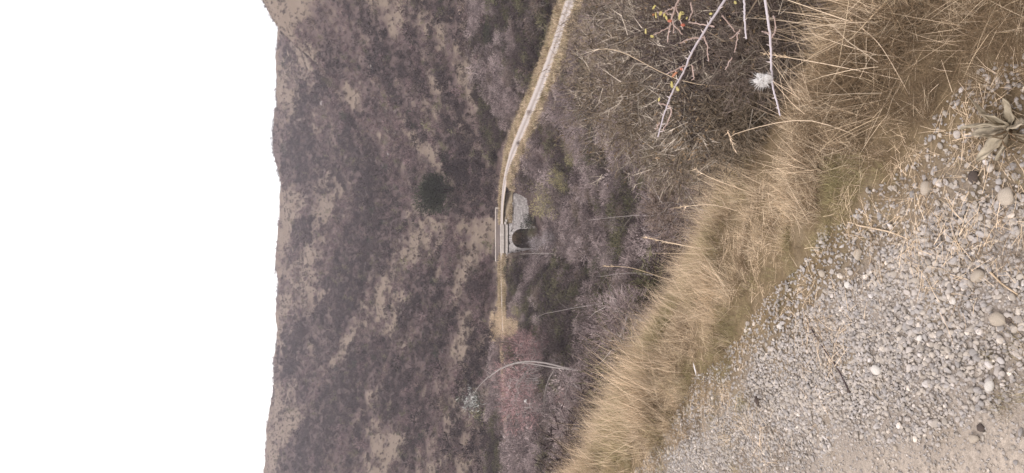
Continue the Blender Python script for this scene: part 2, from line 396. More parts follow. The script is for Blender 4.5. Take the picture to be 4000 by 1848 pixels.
col = mix(nt, ramp(nt, ms.outputs[0], [(.10, (0, 0, 0)), (.72, (1, 1, 1))]), turf, brush)
nt.links.new(col, b.inputs['Base Color']); bump(nt, b, n1, .8, .5)
M_HILL = mt
sv = np.concatenate([np.linspace(-.9, -.36, 60)[:-1], np.linspace(-.36, .36, 560), np.linspace(.36, .9, 60)[1:]])
yv = np.geomspace(8.9, 900, 760)
Sg, Yg = np.meshgrid(sv, yv, indexing='ij'); Xg = Sg*Yg
Zg = H(Xg, Yg); Zg[:, 0] -= .15
cvr = cover(Xg, Yg, Zg)
nearw = 1-sstep(60, 100, Yg)
ground = obj('hillside', grid_mesh('hillside', Xg, Yg, Zg, [M_HILL], {'cover': np.clip(cvr+.25*nearw, 0, 1)}), kind='structure', label='steep brush covered valley side below a white sky')

# near ground: track, gravel shoulder, verge
mt, nt, b = new_mat('roadside_soil', .95, .15)
qa = attr(nt, 'q').outputs['Fac']; pos = geo_pos(nt)
n1 = noise(nt, 2.2, 5, .6, pos); n2 = noise(nt, 45, 5, .75, pos); n3 = noise(nt, 160, 3, .7, pos)
dirt = mix(nt, ramp(nt, n1, [(.35, (0, 0, 0)), (.65, (1, 1, 1))]), (.54, .45, .37), (.43, .36, .305))
dirt = mix(nt, ramp(nt, n2, [(.42, (0, 0, 0)), (.62, (1, 1, 1))]), dirt, (.30, .25, .205))
dirt = mix(nt, ramp(nt, n3, [(.55, (0, 0, 0)), (.75, (.6, .6, .6))]), dirt, (.50, .44, .38))
grv = ramp(nt, n3, [(.3, (.17, .14, .118)), (.5, (.28, .235, .20)), (.7, (.40, .34, .295))])
soil = ramp(nt, n2, [(.3, (.12, .085, .05)), (.7, (.26, .19, .11))])
def band(a, bb):
    s1 = N(nt, 'ShaderNodeMath', operation='MULTIPLY_ADD'); nt.links.new(n1, s1.inputs[0]); s1.inputs[1].default_value = .35; nt.links.new(qa, s1.inputs[2])
    r_ = N(nt, 'ShaderNodeMapRange', interpolation_type='SMOOTHSTEP'); nt.links.new(s1.outputs[0], r_.inputs[0]); r_.inputs[1].default_value = a+.17; r_.inputs[2].default_value = bb+.17
    return r_.outputs[0]
col = mix(nt, band(.80, 1.20), dirt, grv); col = mix(nt, band(1.45, 1.85), col, soil)
np_ = noise(nt, 3.2, 4, .6, pos); mk_ = N(nt, 'ShaderNodeMapRange'); nt.links.new(np_, mk_.inputs[0]); mk_.inputs[1].default_value = .54; mk_.inputs[2].default_value = .66; mk_.inputs[4].default_value = .75
mm_ = N(nt, 'ShaderNodeMath', operation='MULTIPLY'); nt.links.new(mk_.outputs[0], mm_.inputs[0]); nt.links.new(band(.85, 1.20), mm_.inputs[1]); col = mix(nt, mm_.outputs[0], col, (.25, .19, .125))
nt.links.new(col, b.inputs['Base Color'])
hm = N(nt, 'ShaderNodeMath', operation='MULTIPLY_ADD'); nt.links.new(n3, hm.inputs[0]); hm.inputs[1].default_value = .4; nt.links.new(n2, hm.inputs[2])
bump(nt, b, hm.outputs[0], .7, .012)
xs = np.concatenate([np.arange(-14, -4, .25), np.arange(-4, 4, .04), np.arange(4, 14.1, .25)]); ys = np.concatenate([np.arange(-8, .8, .4), np.arange(.8, 9.05, .04)])
Xn, Yn = np.meshgrid(xs, ys, indexing='ij'); Zn = H(Xn, Yn)
Zn += np.where(qof(Xn, Yn) < 1.7, .010*(fbm(Xn*9, Yn*9, 61, 3)-.5), 0)
roadside = obj('gravel_road', grid_mesh('gravel_road', Xn, Yn, Zn, [mt], {'q': np.where(trk(Xn, Yn) > .12, np.maximum(edge(Xn, Yn)+1.65, 1.2), trk(Xn, Yn)+1.05)+.16*(fbm(Xn*.9, Yn*.9, 4, 2)-.5)}), kind='structure', label='beige dirt road with a gravel shoulder at the camera')

# the valley track
mt, nt, b = new_mat('valley_track', .95, .1)
la = attr(nt, 'lat').outputs['Fac']; pos = geo_pos(nt); n1 = noise(nt, .7, 5, .7, pos); n2 = noise(nt, 4, 4, .7, pos)
wb = N(nt, 'ShaderNodeMath', operation='MULTIPLY_ADD'); nt.links.new(n2, wb.inputs[0]); wb.inputs[1].default_value = .35; nt.links.new(la, wb.inputs[2])
col = ramp(nt, wb.outputs[0], [(.14, (.25, .21, .18)), (.34, (.36, .31, .29)), (.5, (.48, .425, .405)), (.78, (.50, .44, .415)), (.92, (.36, .29, .21)), (1.0, (.33, .25, .15))])
n1s = N(nt, 'ShaderNodeMath', operation='MULTIPLY'); nt.links.new(n1, n1s.inputs[0]); n1s.inputs[1].default_value = .35; col = mix(nt, n1s.outputs[0], col, (.40, .34, .30), 'MIX')
nt.links.new(col, b.inputs['Base Color'])
def ribbon(half, lift, k=13):
    R = []; 
    for a, b_ in zip(ROAD[:-1], ROAD[1:]):
        L = np.linalg.norm(b_-a); m = max(2, int(L/.5)); R += [a+(b_-a)*t for t in np.linspace(0, 1, m, endpoint=False)]
    R = np.array(R); T = np.gradient(R, axis=0); T /= np.linalg.norm(T, axis=1)[:, None]; Nn = np.stack([-T[:, 1], T[:, 0]], 1)
    w = np.linspace(-1, 1, k); wob = .7*(fbm(np.arange(len(R))*.23, np.zeros(len(R)), 77, 3)-.5)
    X = R[:, 0:1]+Nn[:, 0:1]*(w*half+np.sign(w)*wob[:, None]*(abs(w) > .9)); Y = R[:, 1:2]+Nn[:, 1:2]*(w*half+np.sign(w)*wob[:, None]*(abs(w) > .9))
    Z = np.where(Y > 44, ZROAD, H(X, Y))+lift+.03*(1-w**2)-.02*np.exp(-((abs(w)-.55)/.15)**2)
    return X, Y, Z, np.broadcast_to(abs(w), X.shape)
X, Y, Z, W_ = ribbon(1.62, .05)
keep = (Y[:, 0] > 46)
track = obj('valley_road', grid_mesh('valley_road', X[keep], Y[keep], Z[keep], [mt], {'lat': np.array(W_[keep])}), kind='structure', label='pale two-rut dirt track winding along the valley to the bridge')

# ================================================================== THE STONE BRIDGE
def stone_mat(name, c1, c2, sc=9, rough=.9):
    m, nt, b = new_mat(name, rough, .2)
    oi = N(nt, 'ShaderNodeObjectInfo'); c = ramp(nt, oi.outputs['Random'], [(0, c1), (.5, tuple((p+q)/2 for p, q in zip(c1, c2))), (1, c2)])
    tc = N(nt, 'ShaderNodeTexCoord'); n_ = noise(nt, sc, 5, .7, tc.outputs['Object'])
    c = mix(nt, ramp(nt, n_, [(.35, (0, 0, 0)), (.7, (1, 1, 1))]), c, tuple(v*.62 for v in c1), 'MIX')
    nt.links.new(c, b.inputs['Base Color']); bump(nt, b, n_, .5, .01)
    return m
M_STONE = stone_mat('pale_masonry', (.48, .43, .41), (.88, .81, .78), 5)
M_SLAB = stone_mat('parapet_stone', (.60, .525, .47), (.74, .66, .60), 4)
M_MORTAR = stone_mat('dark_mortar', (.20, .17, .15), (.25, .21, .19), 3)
M_DARKWALL = stone_mat('brown_grey_render', (.23, .19, .175), (.28, .23, .215), 3)
def rough_box(seed, jit=.17, bev=.16):
    r = np.random.default_rng(seed); v = []
    for z in (-1, 1):
        for (x, y) in ((-1+bev, -1), (1-bev, -1), (1, -1+bev), (1, 1-bev), (1-bev, 1), (-1+bev, 1), (-1, 1-bev), (-1, -1+bev)):
            v.append(np.array([x, y, z*(1-bev*.5)])*.5+r.uniform(-jit, jit, 3)*.5)
    f = [tuple(range(7, -1, -1)), tuple(range(8, 16))]+[(i, (i+1) % 8, (i+1) % 8+8, i+8) for i in range(8)]
    return mesh_of('stone_block', v, f, [])
def with_mat(me, m): me = me.copy(); me.materials.append(m); return me
SB = [with_mat(rough_box(100+i), M_STONE) for i in range(8)]; SL = [with_mat(rough_box(120+i, .10, .09), M_SLAB) for i in range(4)]
YF, YB = 108.0, 112.3; DECK = -12.55
bridge = thing('stone_bridge', 'small pale stone bridge with one round arch and a long masonry wing wall', 'bridge', (-.27, 110, -17))
BO = Vector((-.27, 110, -17))
def bpart(name, me, loc, scale, rot=(0, 0, 0)):
    o = obj(name, me, bridge, Vector(loc)-BO); o.scale = scale; o.rotation_euler = rot; return o
AX, AR, AS = -.27, 1.38, -14.9    # arch centre, radius, springing height
def arch_body(x0, x1, y0, y1, zt, zb, mat, name):
    """a block with an arched tunnel through it"""
    mb = MB(); n = 20
    a = [(AX-AR, zb)]+[(AX-AR*math.cos(math.pi*i/n), AS+AR*math.sin(math.pi*i/n)) for i in range(n+1)]+[(AX+AR, zb)]
    out = [(x0, zb)]+[(x0+(x1-x0)*i/n, zt) for i in range(n+1)]+[(x1, zb)]
    for k in range(len(a)-1):
        mb.poly([(out[k][0], y0, out[k][1]), (a[k][0], y0, a[k][1]), (a[k+1][0], y0, a[k+1][1]), (out[k+1][0], y0, out[k+1][1])])
        mb.poly([(out[k][0], y1, out[k][1]), (out[k+1][0], y1, out[k+1][1]), (a[k+1][0], y1, a[k+1][1]), (a[k][0], y1, a[k][1])])
        mb.poly([(a[k][0], y0, a[k][1]), (a[k][0], y1, a[k][1]), (a[k+1][0], y1, a[k+1][1]), (a[k+1][0], y0, a[k+1][1])])
        mb.poly([(out[k][0], y0, out[k][1]), (out[k+1][0], y0, out[k+1][1]), (out[k+1][0], y1, out[k+1][1]), (out[k][0], y1, out[k][1])])
    me = mb.build(name, [mat]); o = obj(name, me, bridge, -BO); return o
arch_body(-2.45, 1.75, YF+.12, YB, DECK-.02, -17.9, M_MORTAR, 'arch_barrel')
cube = with_mat(rough_box(140, 0, .02), M_MORTAR)
cubeD = with_mat(rough_box(141, .0, .02), M_DARKWALL)
bpart('wall_core', cube, (3.75, YF+.75, -15.75), (4.0, 1.3, 4.2))
# facing above and beside the arch
r = np.random.default_rng(5)
def in_arch(x, z): return abs(x-AX) < AR+.36 and (z < AS or math.hypot(x-AX, z-AS) < AR+.36)
z = -17.6
cnt = 0
while z < -13.05:
    h = r.uniform(.19, .27); x = -2.3+r.uniform(-.1, .1)
    top_lim = 5.85-.0*z
    while x < 5.85:
        w = r.uniform(.22, .60); cx = x+w/2
        # wing wall (right of the arch) is lower than the parapet; its top steps down gently
        ztop = -13.1 if cx < 1.75 else -13.62-.10*(cx-1.75)/4+.12*math.sin(cx*3.1)
        if not in_arch(cx, z+h/2) and z+h/2 < ztop and not (cx < 1.75 and z < -15.6 and cx > 1.4):
            bpart('stone', SB[cnt % 8], (cx, YF+.02+r.uniform(-.05, .05)-(0.0 if cx < 1.75 else -.05), z+h/2), (w*.96, .34, h*r.uniform(.82, 1.0)), (0, r.normal()*.06, r.normal()*.03)); cnt += 1
        x += w
    z += h
# voussoirs
for i in range(19):
    a = math.pi*(i+.5)/19; c_, s_ = math.cos(a), math.sin(a)
    bpart('arch_stone', SB[i % 8], (AX+(AR+.17)*c_, YF-.03, AS+(AR+.17)*s_), (.37, .42, .235), (0, -a, 0))
for sx in (-1, 1):
    for kz in range(7): bpart('arch_stone', SB[(kz+3) % 8], (AX+sx*(AR+.2), YF-.02, AS-.18-.33*kz), (.42, .4, .31), (0, 0, 0))
# near parapet: string course, recess coloured dark for the cornice shadow, coping slabs
mt, nt, b = new_mat('dry_earth', .95, .1); n_ = noise(nt, 3, 5, .7, geo_pos(nt)); nt.links.new(ramp(nt, n_, [(.3, (.32, .25, .17)), (.7, (.50, .40, .29))]), b.inputs['Base Color'])
ex, ey = np.meshgrid(np.linspace(1.72, 6.6, 40), np.linspace(107.95, 109.5, 14), indexing='ij')
ez = -13.62+(ey-107.95)*.80+.14*(fbm(ex*2, ey*2, 19, 3)-.5)
ezb = np.minimum(ez, -12.52)
obj('earth_fill', grid_mesh('earth_fill', ex+.27, ey-110, ezb+17, [mt], {}), bridge)
x = -2.35
for i in range(10):
    w = (4.05)/10; bpart('coping_slab', SL[i % 4], (x+w/2, YF+.16, DECK+.36), (w*.985, .42, .50)); 
    bpart('string_course', SL[(i+1) % 4], (x+w/2, YF-.04, DECK-.26), (w*.985, .5, .30)); x += w
bpart('parapet_shadow_strip', cube, (-.33, YF+.22, DECK+.02), (4.0, .32, .24))
for i in range(5): bpart('coping_slab', SL[i % 4], (1.9+.36*i, YF+.25+.03*i, DECK-.10-.19*i+.07*math.sin(i*9)), (.36, .4, .22), (r.normal()*.1, r.normal()*.1, r.normal()*.2))
for kz in range(7): bpart('pier_stone', SB[kz], (-2.55, YF-.20, DECK-.35-.34*kz), (.50, .62, .32), (0, 0, r.normal()*.03))
# back parapet: long smooth brown-grey wall with a pale edge
bpart('back_parapet', cubeD, (.2, YB-.05, DECK+.33), (7.7, .3, .86))
for i in range(11): bpart('back_coping', SL[i % 4], (-3.6+.7*i+.3, YB-.05, DECK+.80), (.69, .36, .08))
bpart('end_post', SL[1], (4.15, YB-.1, DECK+.38), (.2, .4, .95))
bpart('back_parapet', cubeD, (-6.0, YB+.0, DECK+.05), (4.2, .25, .35))

exec_marker = True
LIMY = [-200, 0, 212, 419, 543, 621, 730, 745, 892, 894, 975, 985, 1005, 1050, 1130, 1200, 1235, 1330, 1350, 1848]
LIMX = [2320, 2268, 2200, 2108, 2048, 2016, 1990, 2096, 2096, 2112, 2060, 1990, 1975, 1950, 1975, 1965, 2018, 2012, 1860, 1860]
def room(x, y, z, h):
    """how much of height h a plant at (x, y, z) may have and still leave the track and the bridge open to view"""
    px, py = to_px(x, y, z); lim = np.interp(py, LIMY, LIMX)
    lim = np.where((py > 1345) & (py < 1660) & (y < 66), 2095, lim)
    return np.where(px < lim-np.where(py < 730, 75, 1e4), 1.0, np.clip((px-lim)*y/F/h, 0, 1))
# ================================================================== FAR BRUSH (stuff) on the slope
M_FMAUVE = twig_mat('far_mauve_twigs', (.115, .078, .078), (.215, .15, .147))
far_src = []
for i in range(10):
    me, _ = crown('far_bush', 300+i, .85, .0, 1.35, 260, .30, .07, [M_FMAUVE if i < 4 else M_DARK if i < 7 else M_BROWN], lumps=5, up=.7)
    far_src.append(me)
me, _ = crown('far_bush', 320, .9, .0, 1.7, 260, .3, .08, [M_GREEN], lumps=5); far_src.append(me)
me, _ = crown('far_bush', 321, .9, .0, 1.4, 260, .3, .07, [M_OLIVE], lumps=5); far_src.append(me)
n = 100000
yy = np.sqrt(rng.uniform(66**2, 437**2, n)); ss = rng.uniform(-.40, .40, n); xx = ss*yy
zz = H(xx, yy); cc = cover(xx, yy, zz); d, _ = road_d(xx, yy)
px_, py_ = to_px(xx, yy, zz)
keep = (rng.uniform(size=n) < np.clip(.46+.54*cc**1.3, 0, 1)) & (d > 3.3+rng.uniform(0, 1, n)) & ((yy > 112) | (px_ < np.interp(py_, LIMY, LIMX)-75) & (py_ < 745)) & ~((np.abs(xx) < 4.5) & (yy < 114)) & (yy < 432)
keep &= rng.uniform(size=n) < np.interp(yy, [66, 112, 200, 430], [1.3, 1, .62, .42])
xx, yy, zz, cc = xx[keep], yy[keep], zz[keep], cc[keep]; n = len(xx)
px_, py_ = px_[keep], py_[keep]
tone = .45*fbm(xx/14, yy/22, 91, 3)+.27+.9*(fbm((px_*.83-py_*.55)/105, (px_*.55+py_*.83)/420, 83, 2)-.5)*(py_ < 850)+.9*(fbm((px_*.88+py_*.47)/105, (px_*.47-py_*.88)/420, 87, 2)-.5)*(py_ >= 850)+.22*patch(px_, py_, DARKP)+np.where(py_ < 850, .75*(fbm((px_*.8-py_*.45)/42, (px_*.45+py_*.8)/190, 63, 3)-.5), .6*(fbm((px_*.85+py_*.4)/42, (px_*.4-py_*.85)/190, 67, 3)-.5))  # darker bushes follow the folds, standing in for their shade
idx = np.where(rng.uniform(size=n) < np.clip((tone-.40)*4.5, .12, .92), rng.integers(4, 7, n), np.where(rng.uniform(size=n) < .3, rng.integers(7, 10, n), rng.integers(0, 4, n)))
u = rng.uniform(size=n); idx = np.where(u < .012, 10, np.where(u < .05, 11, idx))
idx = np.where((cc < .35) & (idx < 4), rng.integers(4, 7, n), idx)
s_ = rng.lognormal(-.2, .42, n)*np.interp(yy, [112, 200, 430], [.8, .95, 1.12])*np.where(cc < .35, .55, 1)*np.interp(yy, [385, 405], [1, .55])
scatter('hillside_brush', np.stack([xx, yy, zz-.05], 1), np.stack([rng.normal(0, .12, n), rng.normal(0, .12, n), rng.uniform(0, 6.3, n)], 1),
        np.stack([s_*rng.uniform(.8, 1.3, n), s_*rng.uniform(.8, 1.3, n), s_*rng.uniform(.7, 1.15, n)], 1), idx, far_src, 'grey and brown leafless brush covering the far slope', 'brush')
print('far brush', n)

# ================================================================== MID-GROUND UNDERGROWTH (stuff) and dry grass there
M_PALEM = twig_mat('pale_mauve_twigs', (.27, .212, .20), (.38, .305, .29))
mid_src = []
for i in range(8):
    me, _ = crown('undergrowth', 400+i, .8, 0, 1.15, 760, .20, .028, [[M_MAUVE, M_BROWN, M_MAUVE, M_DARK, M_DARK, M_OLIVE, M_PALEM, M_BROWN][i]], lumps=7, up=.3)
    mid_src.append(me)
n = 13000
yy = np.sqrt(rng.uniform(14**2, 112**2, n)); ss = rng.uniform(-.42, .42, n); xx = ss*yy; zz = H(xx, yy); d, _ = road_d(xx, yy)
keep = (d > 2.9) & ~((xx > -2.6) & (xx < 6.2) & (yy > 101))
xx, yy, zz = xx[keep], yy[keep], zz[keep]; n = len(xx); s_ = rng.lognormal(-.1, .3, n)*np.interp(yy, [14, 40, 110], [.7, .9, 1.1]); rm = room(xx, yy, zz, 1.5*s_); s_ = s_*np.clip(rm, .05, 1)
keep = (rm > .2); xx, yy, zz, s_ = [a[keep] for a in (xx, yy, zz, s_)]; n = len(xx)
tn = fbm(xx/7, yy/9, 95, 3); idx = np.where(tn > .52, rng.integers(3, 6, n), np.where(tn < .42, rng.choice([0, 2, 6], n), rng.integers(0, 8, n)))
scatter('undergrowth', np.stack([xx, yy, zz-.05], 1), np.stack([rng.normal(0, .15, n), rng.normal(0, .15, n), rng.uniform(0, 6.3, n)], 1),
        np.stack([s_*1.1, s_*1.1, s_], 1), idx, mid_src, 'tangle of grey leafless undergrowth filling the ravine', 'undergrowth')

def tuft(name, seed, n, h, w, spread, lean, mats, curl=.25, seg=3, base=.03):
    r = np.random.default_rng(seed); V = []; Fc = []; T = []; k = 0
    for i in range(n):
        b0 = np.array([r.normal()*base, r.normal()*base, 0]); L = h*r.uniform(.5, 1.15); az = r.uniform(0, 6.283)
        d = np.array([math.cos(az)*spread*r.uniform(.2, 1)+lean, math.sin(az)*spread*r.uniform(.2, 1), 1.0]); d /= np.linalg.norm(d)
        dr = np.array([d[0], d[1], 0]); side = np.array([-d[1], d[0], 0])+r.normal(size=3)*.3; side /= np.linalg.norm(side)
        cu = curl*r.uniform(.2, 1.8); tn = np.clip(.5+r.normal()*.25, 0, 1)
        for j in range(seg+1):
            t = j/seg; p = b0+d*L*t+dr*cu*L*t*t-np.array([0, 0, cu*.6*L*t*t]); ww = w*(1-t*.85)
            if j < seg: V += [p-side*ww/2, p+side*ww/2]; T += [tn*(.8+.2*t)]*2
            else: V += [p]; T += [tn]
        for j in range(seg-1): o = k+2*j; Fc.append((o, o+1, o+3, o+2))
        o = k+2*(seg-1); Fc.append((o, o+1, o+2)); k += 2*seg+1
    return mesh_of(name, V, Fc, mats, False, {'tone': T})
# straw-coloured grass beside the valley track, and turf tufts on the open slope
gsrc = [tuft('far_tuft', 500+i, 46, .55, .035, .6, 0, [[M_GOLD, M_BRASS, M_GGRASS, M_STRAW][i % 4]], base=.35) for i in range(4)]
n = 9000
k_ = rng.integers(0, len(ROAD)-1, n); t = rng.uniform(size=n)[:, None]; seg = ROAD[:-1][k_]*(1-t)+ROAD[1:][k_]*t; T_ = ROAD[1:][k_]-ROAD[:-1][k_]; T_ /= np.linalg.norm(T_, axis=1)[:, None]
off = rng.choice([-1, 1], n)*(1.5+np.abs(rng.normal(0, .65, n))); xx = seg[:, 0]-T_[:, 1]*off; yy = seg[:, 1]+T_[:, 0]*off
wid = np.hypot(xx+12.5, yy-108) ; 
xx = np.concatenate([xx, rng.uniform(-15.2, -11.4, 700)]); yy = np.concatenate([yy, rng.uniform(101, 116, 700)])
xx = np.concatenate([xx, rng.uniform(-2.2, 1.6, 260), rng.uniform(1.7, 6.4, 420)]); yy = np.concatenate([yy, rng.uniform(112.6, 115.8, 260), rng.uniform(108.0, 109.35, 420)])
dd, _ = road_d(xx, yy); keep = ~((xx > -2.8) & (xx < 6.5) & (yy > 96) & (yy < 108.0)); keep &= (yy > 45) & (dd > 1.55) & ~((xx > -2.8) & (xx < 2.2) & (np.abs(yy-110) < 3)); xx, yy = xx[keep], yy[keep]; zz = H(xx, yy); n = len(xx)
s_ = rng.uniform(.45, 1.0, n)
em = (xx > 1.7) & (xx < 6.5) & (yy > 107.9) & (yy < 109.4); zz = np.where(em, np.minimum(-13.66+(yy-107.95)*.8, -12.55), zz); s_ = np.where(em, s_*.85, s_); s_ = np.where((np.abs(xx+.3) < 2) & (yy > 112.4) & (yy < 116), s_*1.5, s_)
scatter('track_verge_grass', np.stack([xx, yy, zz], 1), np.stack([rng.normal(0, .2, n), rng.normal(0, .2, n), rng.uniform(0, 6.3, n)], 1), np.stack([s_]*3, 1), np.where((xx < -10.5) | (rng.uniform(size=n) < .3) | (np.abs(xx+.3) < 2) & (yy > 112.4), rng.choice([0, 3], n), rng.choice([0, 1, 1, 2, 2, 3], n)), gsrc, 'straw coloured grass lining the valley track', 'grass')  # pale grass behind the arch also brightens its shaded slope by colour

# ================================================================== INDIVIDUAL SHRUBS AND SMALL TREES
def make_shrub(name, seed, rad, h, n, L, W, mat, label, cat='shrub', bark=None, h0=.0, lumps=11, up=.3, nst=11):
    t = thing(name, label, cat)
    if mat in (M_GREEN, M_DARK, M_OLIVE): bark = M_DARK
    me, c = crown('twig_crown', seed, rad, h0, h, n, L, W, [mat], lumps, up)
    obj('twig_crown', me, t)
    obj('stem', stems('stem', seed+1, c[:nst]*np.array([1, 1, 1.05]), [bark or M_BARK], .016*h**.5, .005*h**.5, .12*rad, 4), t)
    return t
kinds = {
 'mauve': [make_shrub('bare_shrub', 600+i, 1.25, 2.3, 3400, .24, .019, M_PALEM if i == 1 else M_MAUVE, 'x') for i in range(3)],
 'brown': [make_shrub('bare_shrub', 610+i, 1.25, 2.1, 3400, .22, .019, M_BROWN, 'x') for i in range(3)],
 'dark': [make_shrub('dark_shrub', 620+i, 1.2, 1.9, 4400, .19, .015, M_DARK, 'x') for i in range(2)],
 'olive': [make_shrub('leafy_shrub', 630+i, 1.2, 1.9, 4200, .13, .022, M_OLIVE, 'x') for i in range(2)],
 'green': [make_shrub('evergreen_shrub', 640+i, 1.15, 1.8, 4600, .12, .026, M_GREEN, 'x') for i in range(2)],
 'moss': [make_shrub('mossy_shrub', 670+i, 1.2, 1.7, 3600, .16, .016, M_MOSS, 'x') for i in range(2)],
 'red': [make_shrub('red_twig_shrub', 650+i, 1.5, 2.6, 2600, .26, .018, M_RED, 'x') for i in range(2)],
 'pale': [make_shrub('pale_shrub', 660+i, 1.0, 2.2, 2600, .30, .011, M_PALE, 'x', bark=M_WHITEBARK) for i in range(2)],
}
used = set()
def place(kind, loc, sc, label, group=None, cat=None, rz=None, vert=1.0):
    pool = kinds[kind]; src = pool[random.randrange(len(pool))]
    rz = random.uniform(0, 6.28) if rz is None else rz
    sc3 = (sc, sc, sc*vert)
    if src.name not in used:
        used.add(src.name); o = src; o.location = loc; o.rotation_euler = (0, 0, rz); o.scale = sc3; o['label'] = label
        if group: o['group'] = group
    else: o = dup(src, loc, rz, sc3, label, group)
    if not group and 'group' in o: del o['group']
    return o
def place_at(kind, px, py, y, hpx, label, group=None, drop=None, vert=1.0, **kw):
    """stand a shrub on the land at distance y so that its middle lies towards (px, py)"""
    p = at(px, py, y); g = float(H(np.array([p[0]]), np.array([y]))[0])
    base_h = {'mauve': 2.3, 'brown': 2.1, 'dark': 1.9, 'olive': 1.9, 'moss': 1.7, 'green': 1.8, 'red': 2.6, 'pale': 2.2}[kind]
    want = hpx*y/F
    if 300 < py < 760 and y >= 80 and px > 2000: want *= .25+.75*float(room(np.array([p[0]]), np.array([y]), np.array([g]), want*1.1)[0])
    return place(kind, (p[0], y, g-.05), want/base_h, label, group, vert=vert, **kw)
# singled-out plants: kind, px, py, distance, height in photo px, label
singles = [
 ('dark',2215,110,60,95,'rounded dark bare shrub leaning over the near edge of the valley track'),
 ('dark',2270,25,52,110,'dark bare shrub at the right end of the track beside the first bend'),
 ('green',1985,190,90,60,'dark evergreen shrub beyond the track between two straw verges'),
 ('green',1975,120,96,80,'tall dark evergreen shrub beyond the track near the bend'),
 ('brown',2030,1330,104,60,'small dark round shrub standing on the straw grass beside the far track'),
 ('dark',2080,1350,90,100,'round dark shrub below the straw bank left of the bridge'),
 ('moss',2010,1215,99,60,'low olive shrub overhanging the track between bridge and straw bank'),
 ('dark',1935,1120,118,120,'dark shrub just beyond the track left of the bridge rail'),
 ('red',1950,1385,76,230,'tall reddish bare shrub at the top of the red thicket'),
 ('red',1960,1490,74,250,'broad reddish bare shrub in the middle of the red thicket behind the arching tree'),
 ('red',1975,1590,70,230,'reddish bare shrub at the left end of the red thicket'),
 ('red',2050,1340,84,130,'small bright reddish shrub beside the end of the straw bank'),
 ('red',2050,1560,52,120,'reddish shrub below the drooping tips of the arching tree'),
 ('red',2280,1150,36,110,'small isolated brick-red shrub in the ravine'),
 ('dark',2290,1290,24,300,'big dark rounded shrub just behind the verge grass'),
 ('brown',2180,1310,34,230,'broad brown shrub rising behind the dark rounded one'),
 ('brown',2420,790,11,190,'brown twiggy shrub directly below the golden grass crest'),
 ('pale',2150,930,92,120,'pale feathery shrub growing at the left foot of the arch'),
 ('pale',2095,955,101,100,'low pale shrub in front of the arch opening'),
 ('olive',2070,905,105.5,62,'dark leafy clump filling the bottom of the arch'),
 ('green',2065,872,106.0,70,'dark evergreen clump at the right foot of the arch'),
 ('moss',2180,790,88,130,'yellow-green mossy shrub below the wing wall'),
 ('moss',2220,700,80,110,'yellow-green shrub beside the white boulder in the ravine'),
 ('olive',2270,640,66,100,'dull green shrub in the middle of the ravine'),
 ('dark',2430,760,22,140,'dark gap-toothed shrub behind the bank'),
 ('green',2200,1060,62,110,'dark evergreen shrub left of the pale leaning trunk'),
 ('dark',2280,330,48,130,'dark bare shrub on the straw bank below the track'),
 ('brown',2165,440,84,110,'brown shrub whose twigs overlap the middle of the track'),
 ('brown',2090,640,96,50,'brown shrub overlapping the track edge just before the bridge'),
 ('dark',2100,560,92,90,'dark purple shrub at the narrowing of the track'),
 ('green',1860,1560,120,70,'small dark green bush on the slope beyond the red thicket'),
 ('green',1845,1620,118,60,'dark green bush low on the left slope'),
 ('green',2070,1600,48,120,'dark evergreen shrub beneath the red thicket at the left'),
 ('dark',1240,1290,330,60,'blue-dark bush high on the far left slope'),
 ('moss',2240,610,74,80,'small straw-green shrub above the white boulder in the ravine'),
 ('olive',2350,700,30,140,'grey-green shrub low in the ravine under the verge'),
]
for k_, px, py, y, hp, lab in singles: place_at(k_, px, py, y, hp, lab)
M_TREE = twig_mat('dark_olive_leaves', (.044, .050, .028), (.052, .056, .034)); p = at(1790, 738, 141); g_ = float(H(np.array([p[0]]), np.array([141.]))[0])
t = thing('evergreen_tree', 'large rounded dark green evergreen tree alone on the hillside above the bridge', 'tree', (p[0], 141, g_-.2))
me, c_ = crown('crown', 690, 5.1, .2, 8.4, 20000, .45, .14, [M_TREE], 16, .3, .2); obj('crown', me, t)
obj('trunk', stems('trunk', 691, c_[:6]*.8, [M_DARK], .16, .05, .2, 5, 2), t)
# the rest, zone by zone; within a zone nothing tells them apart
zones = [
 ('mauve', 38, (-.02, .30), (52, 100), 'grey-mauve leafless shrub in the thicket between the ravine and the track', 'mauve shrubs between ravine and track'),
 ('brown', 34, (-.02, .31), (35, 96), 'brown leafless shrub in the ravine to the right of the arch', 'brown shrubs right of the arch'),
 ('mauve', 34, (-.31, -.02), (42, 100), 'grey-mauve leafless shrub in the thicket to the left of the arch', 'mauve shrubs left of the arch'),
 ('brown', 34, (-.31, -.02), (26, 100), 'brown leafless shrub to the left of the arch and below the track', 'brown shrubs left of the arch'),
 ('olive', 20, (-.2, .25), (50, 100), 'dull olive shrub scattered among the bare ones in the ravine', 'olive shrubs in the ravine'),
 ('dark', 44, (-.31, .31), (36, 100), 'small dark bare shrub scattered through the ravine thickets', 'dark shrubs in the ravine'),
 ('mauve', 30, (-.28, .16), (12, 30), 'pinkish-grey bare shrub on the bank right behind the verge grass', 'shrubs behind the verge grass'),
 ('brown', 18, (-.05, .34), (10, 26), 'brown bare shrub on the steep bank behind the bramble', 'shrubs behind the bramble'),
]
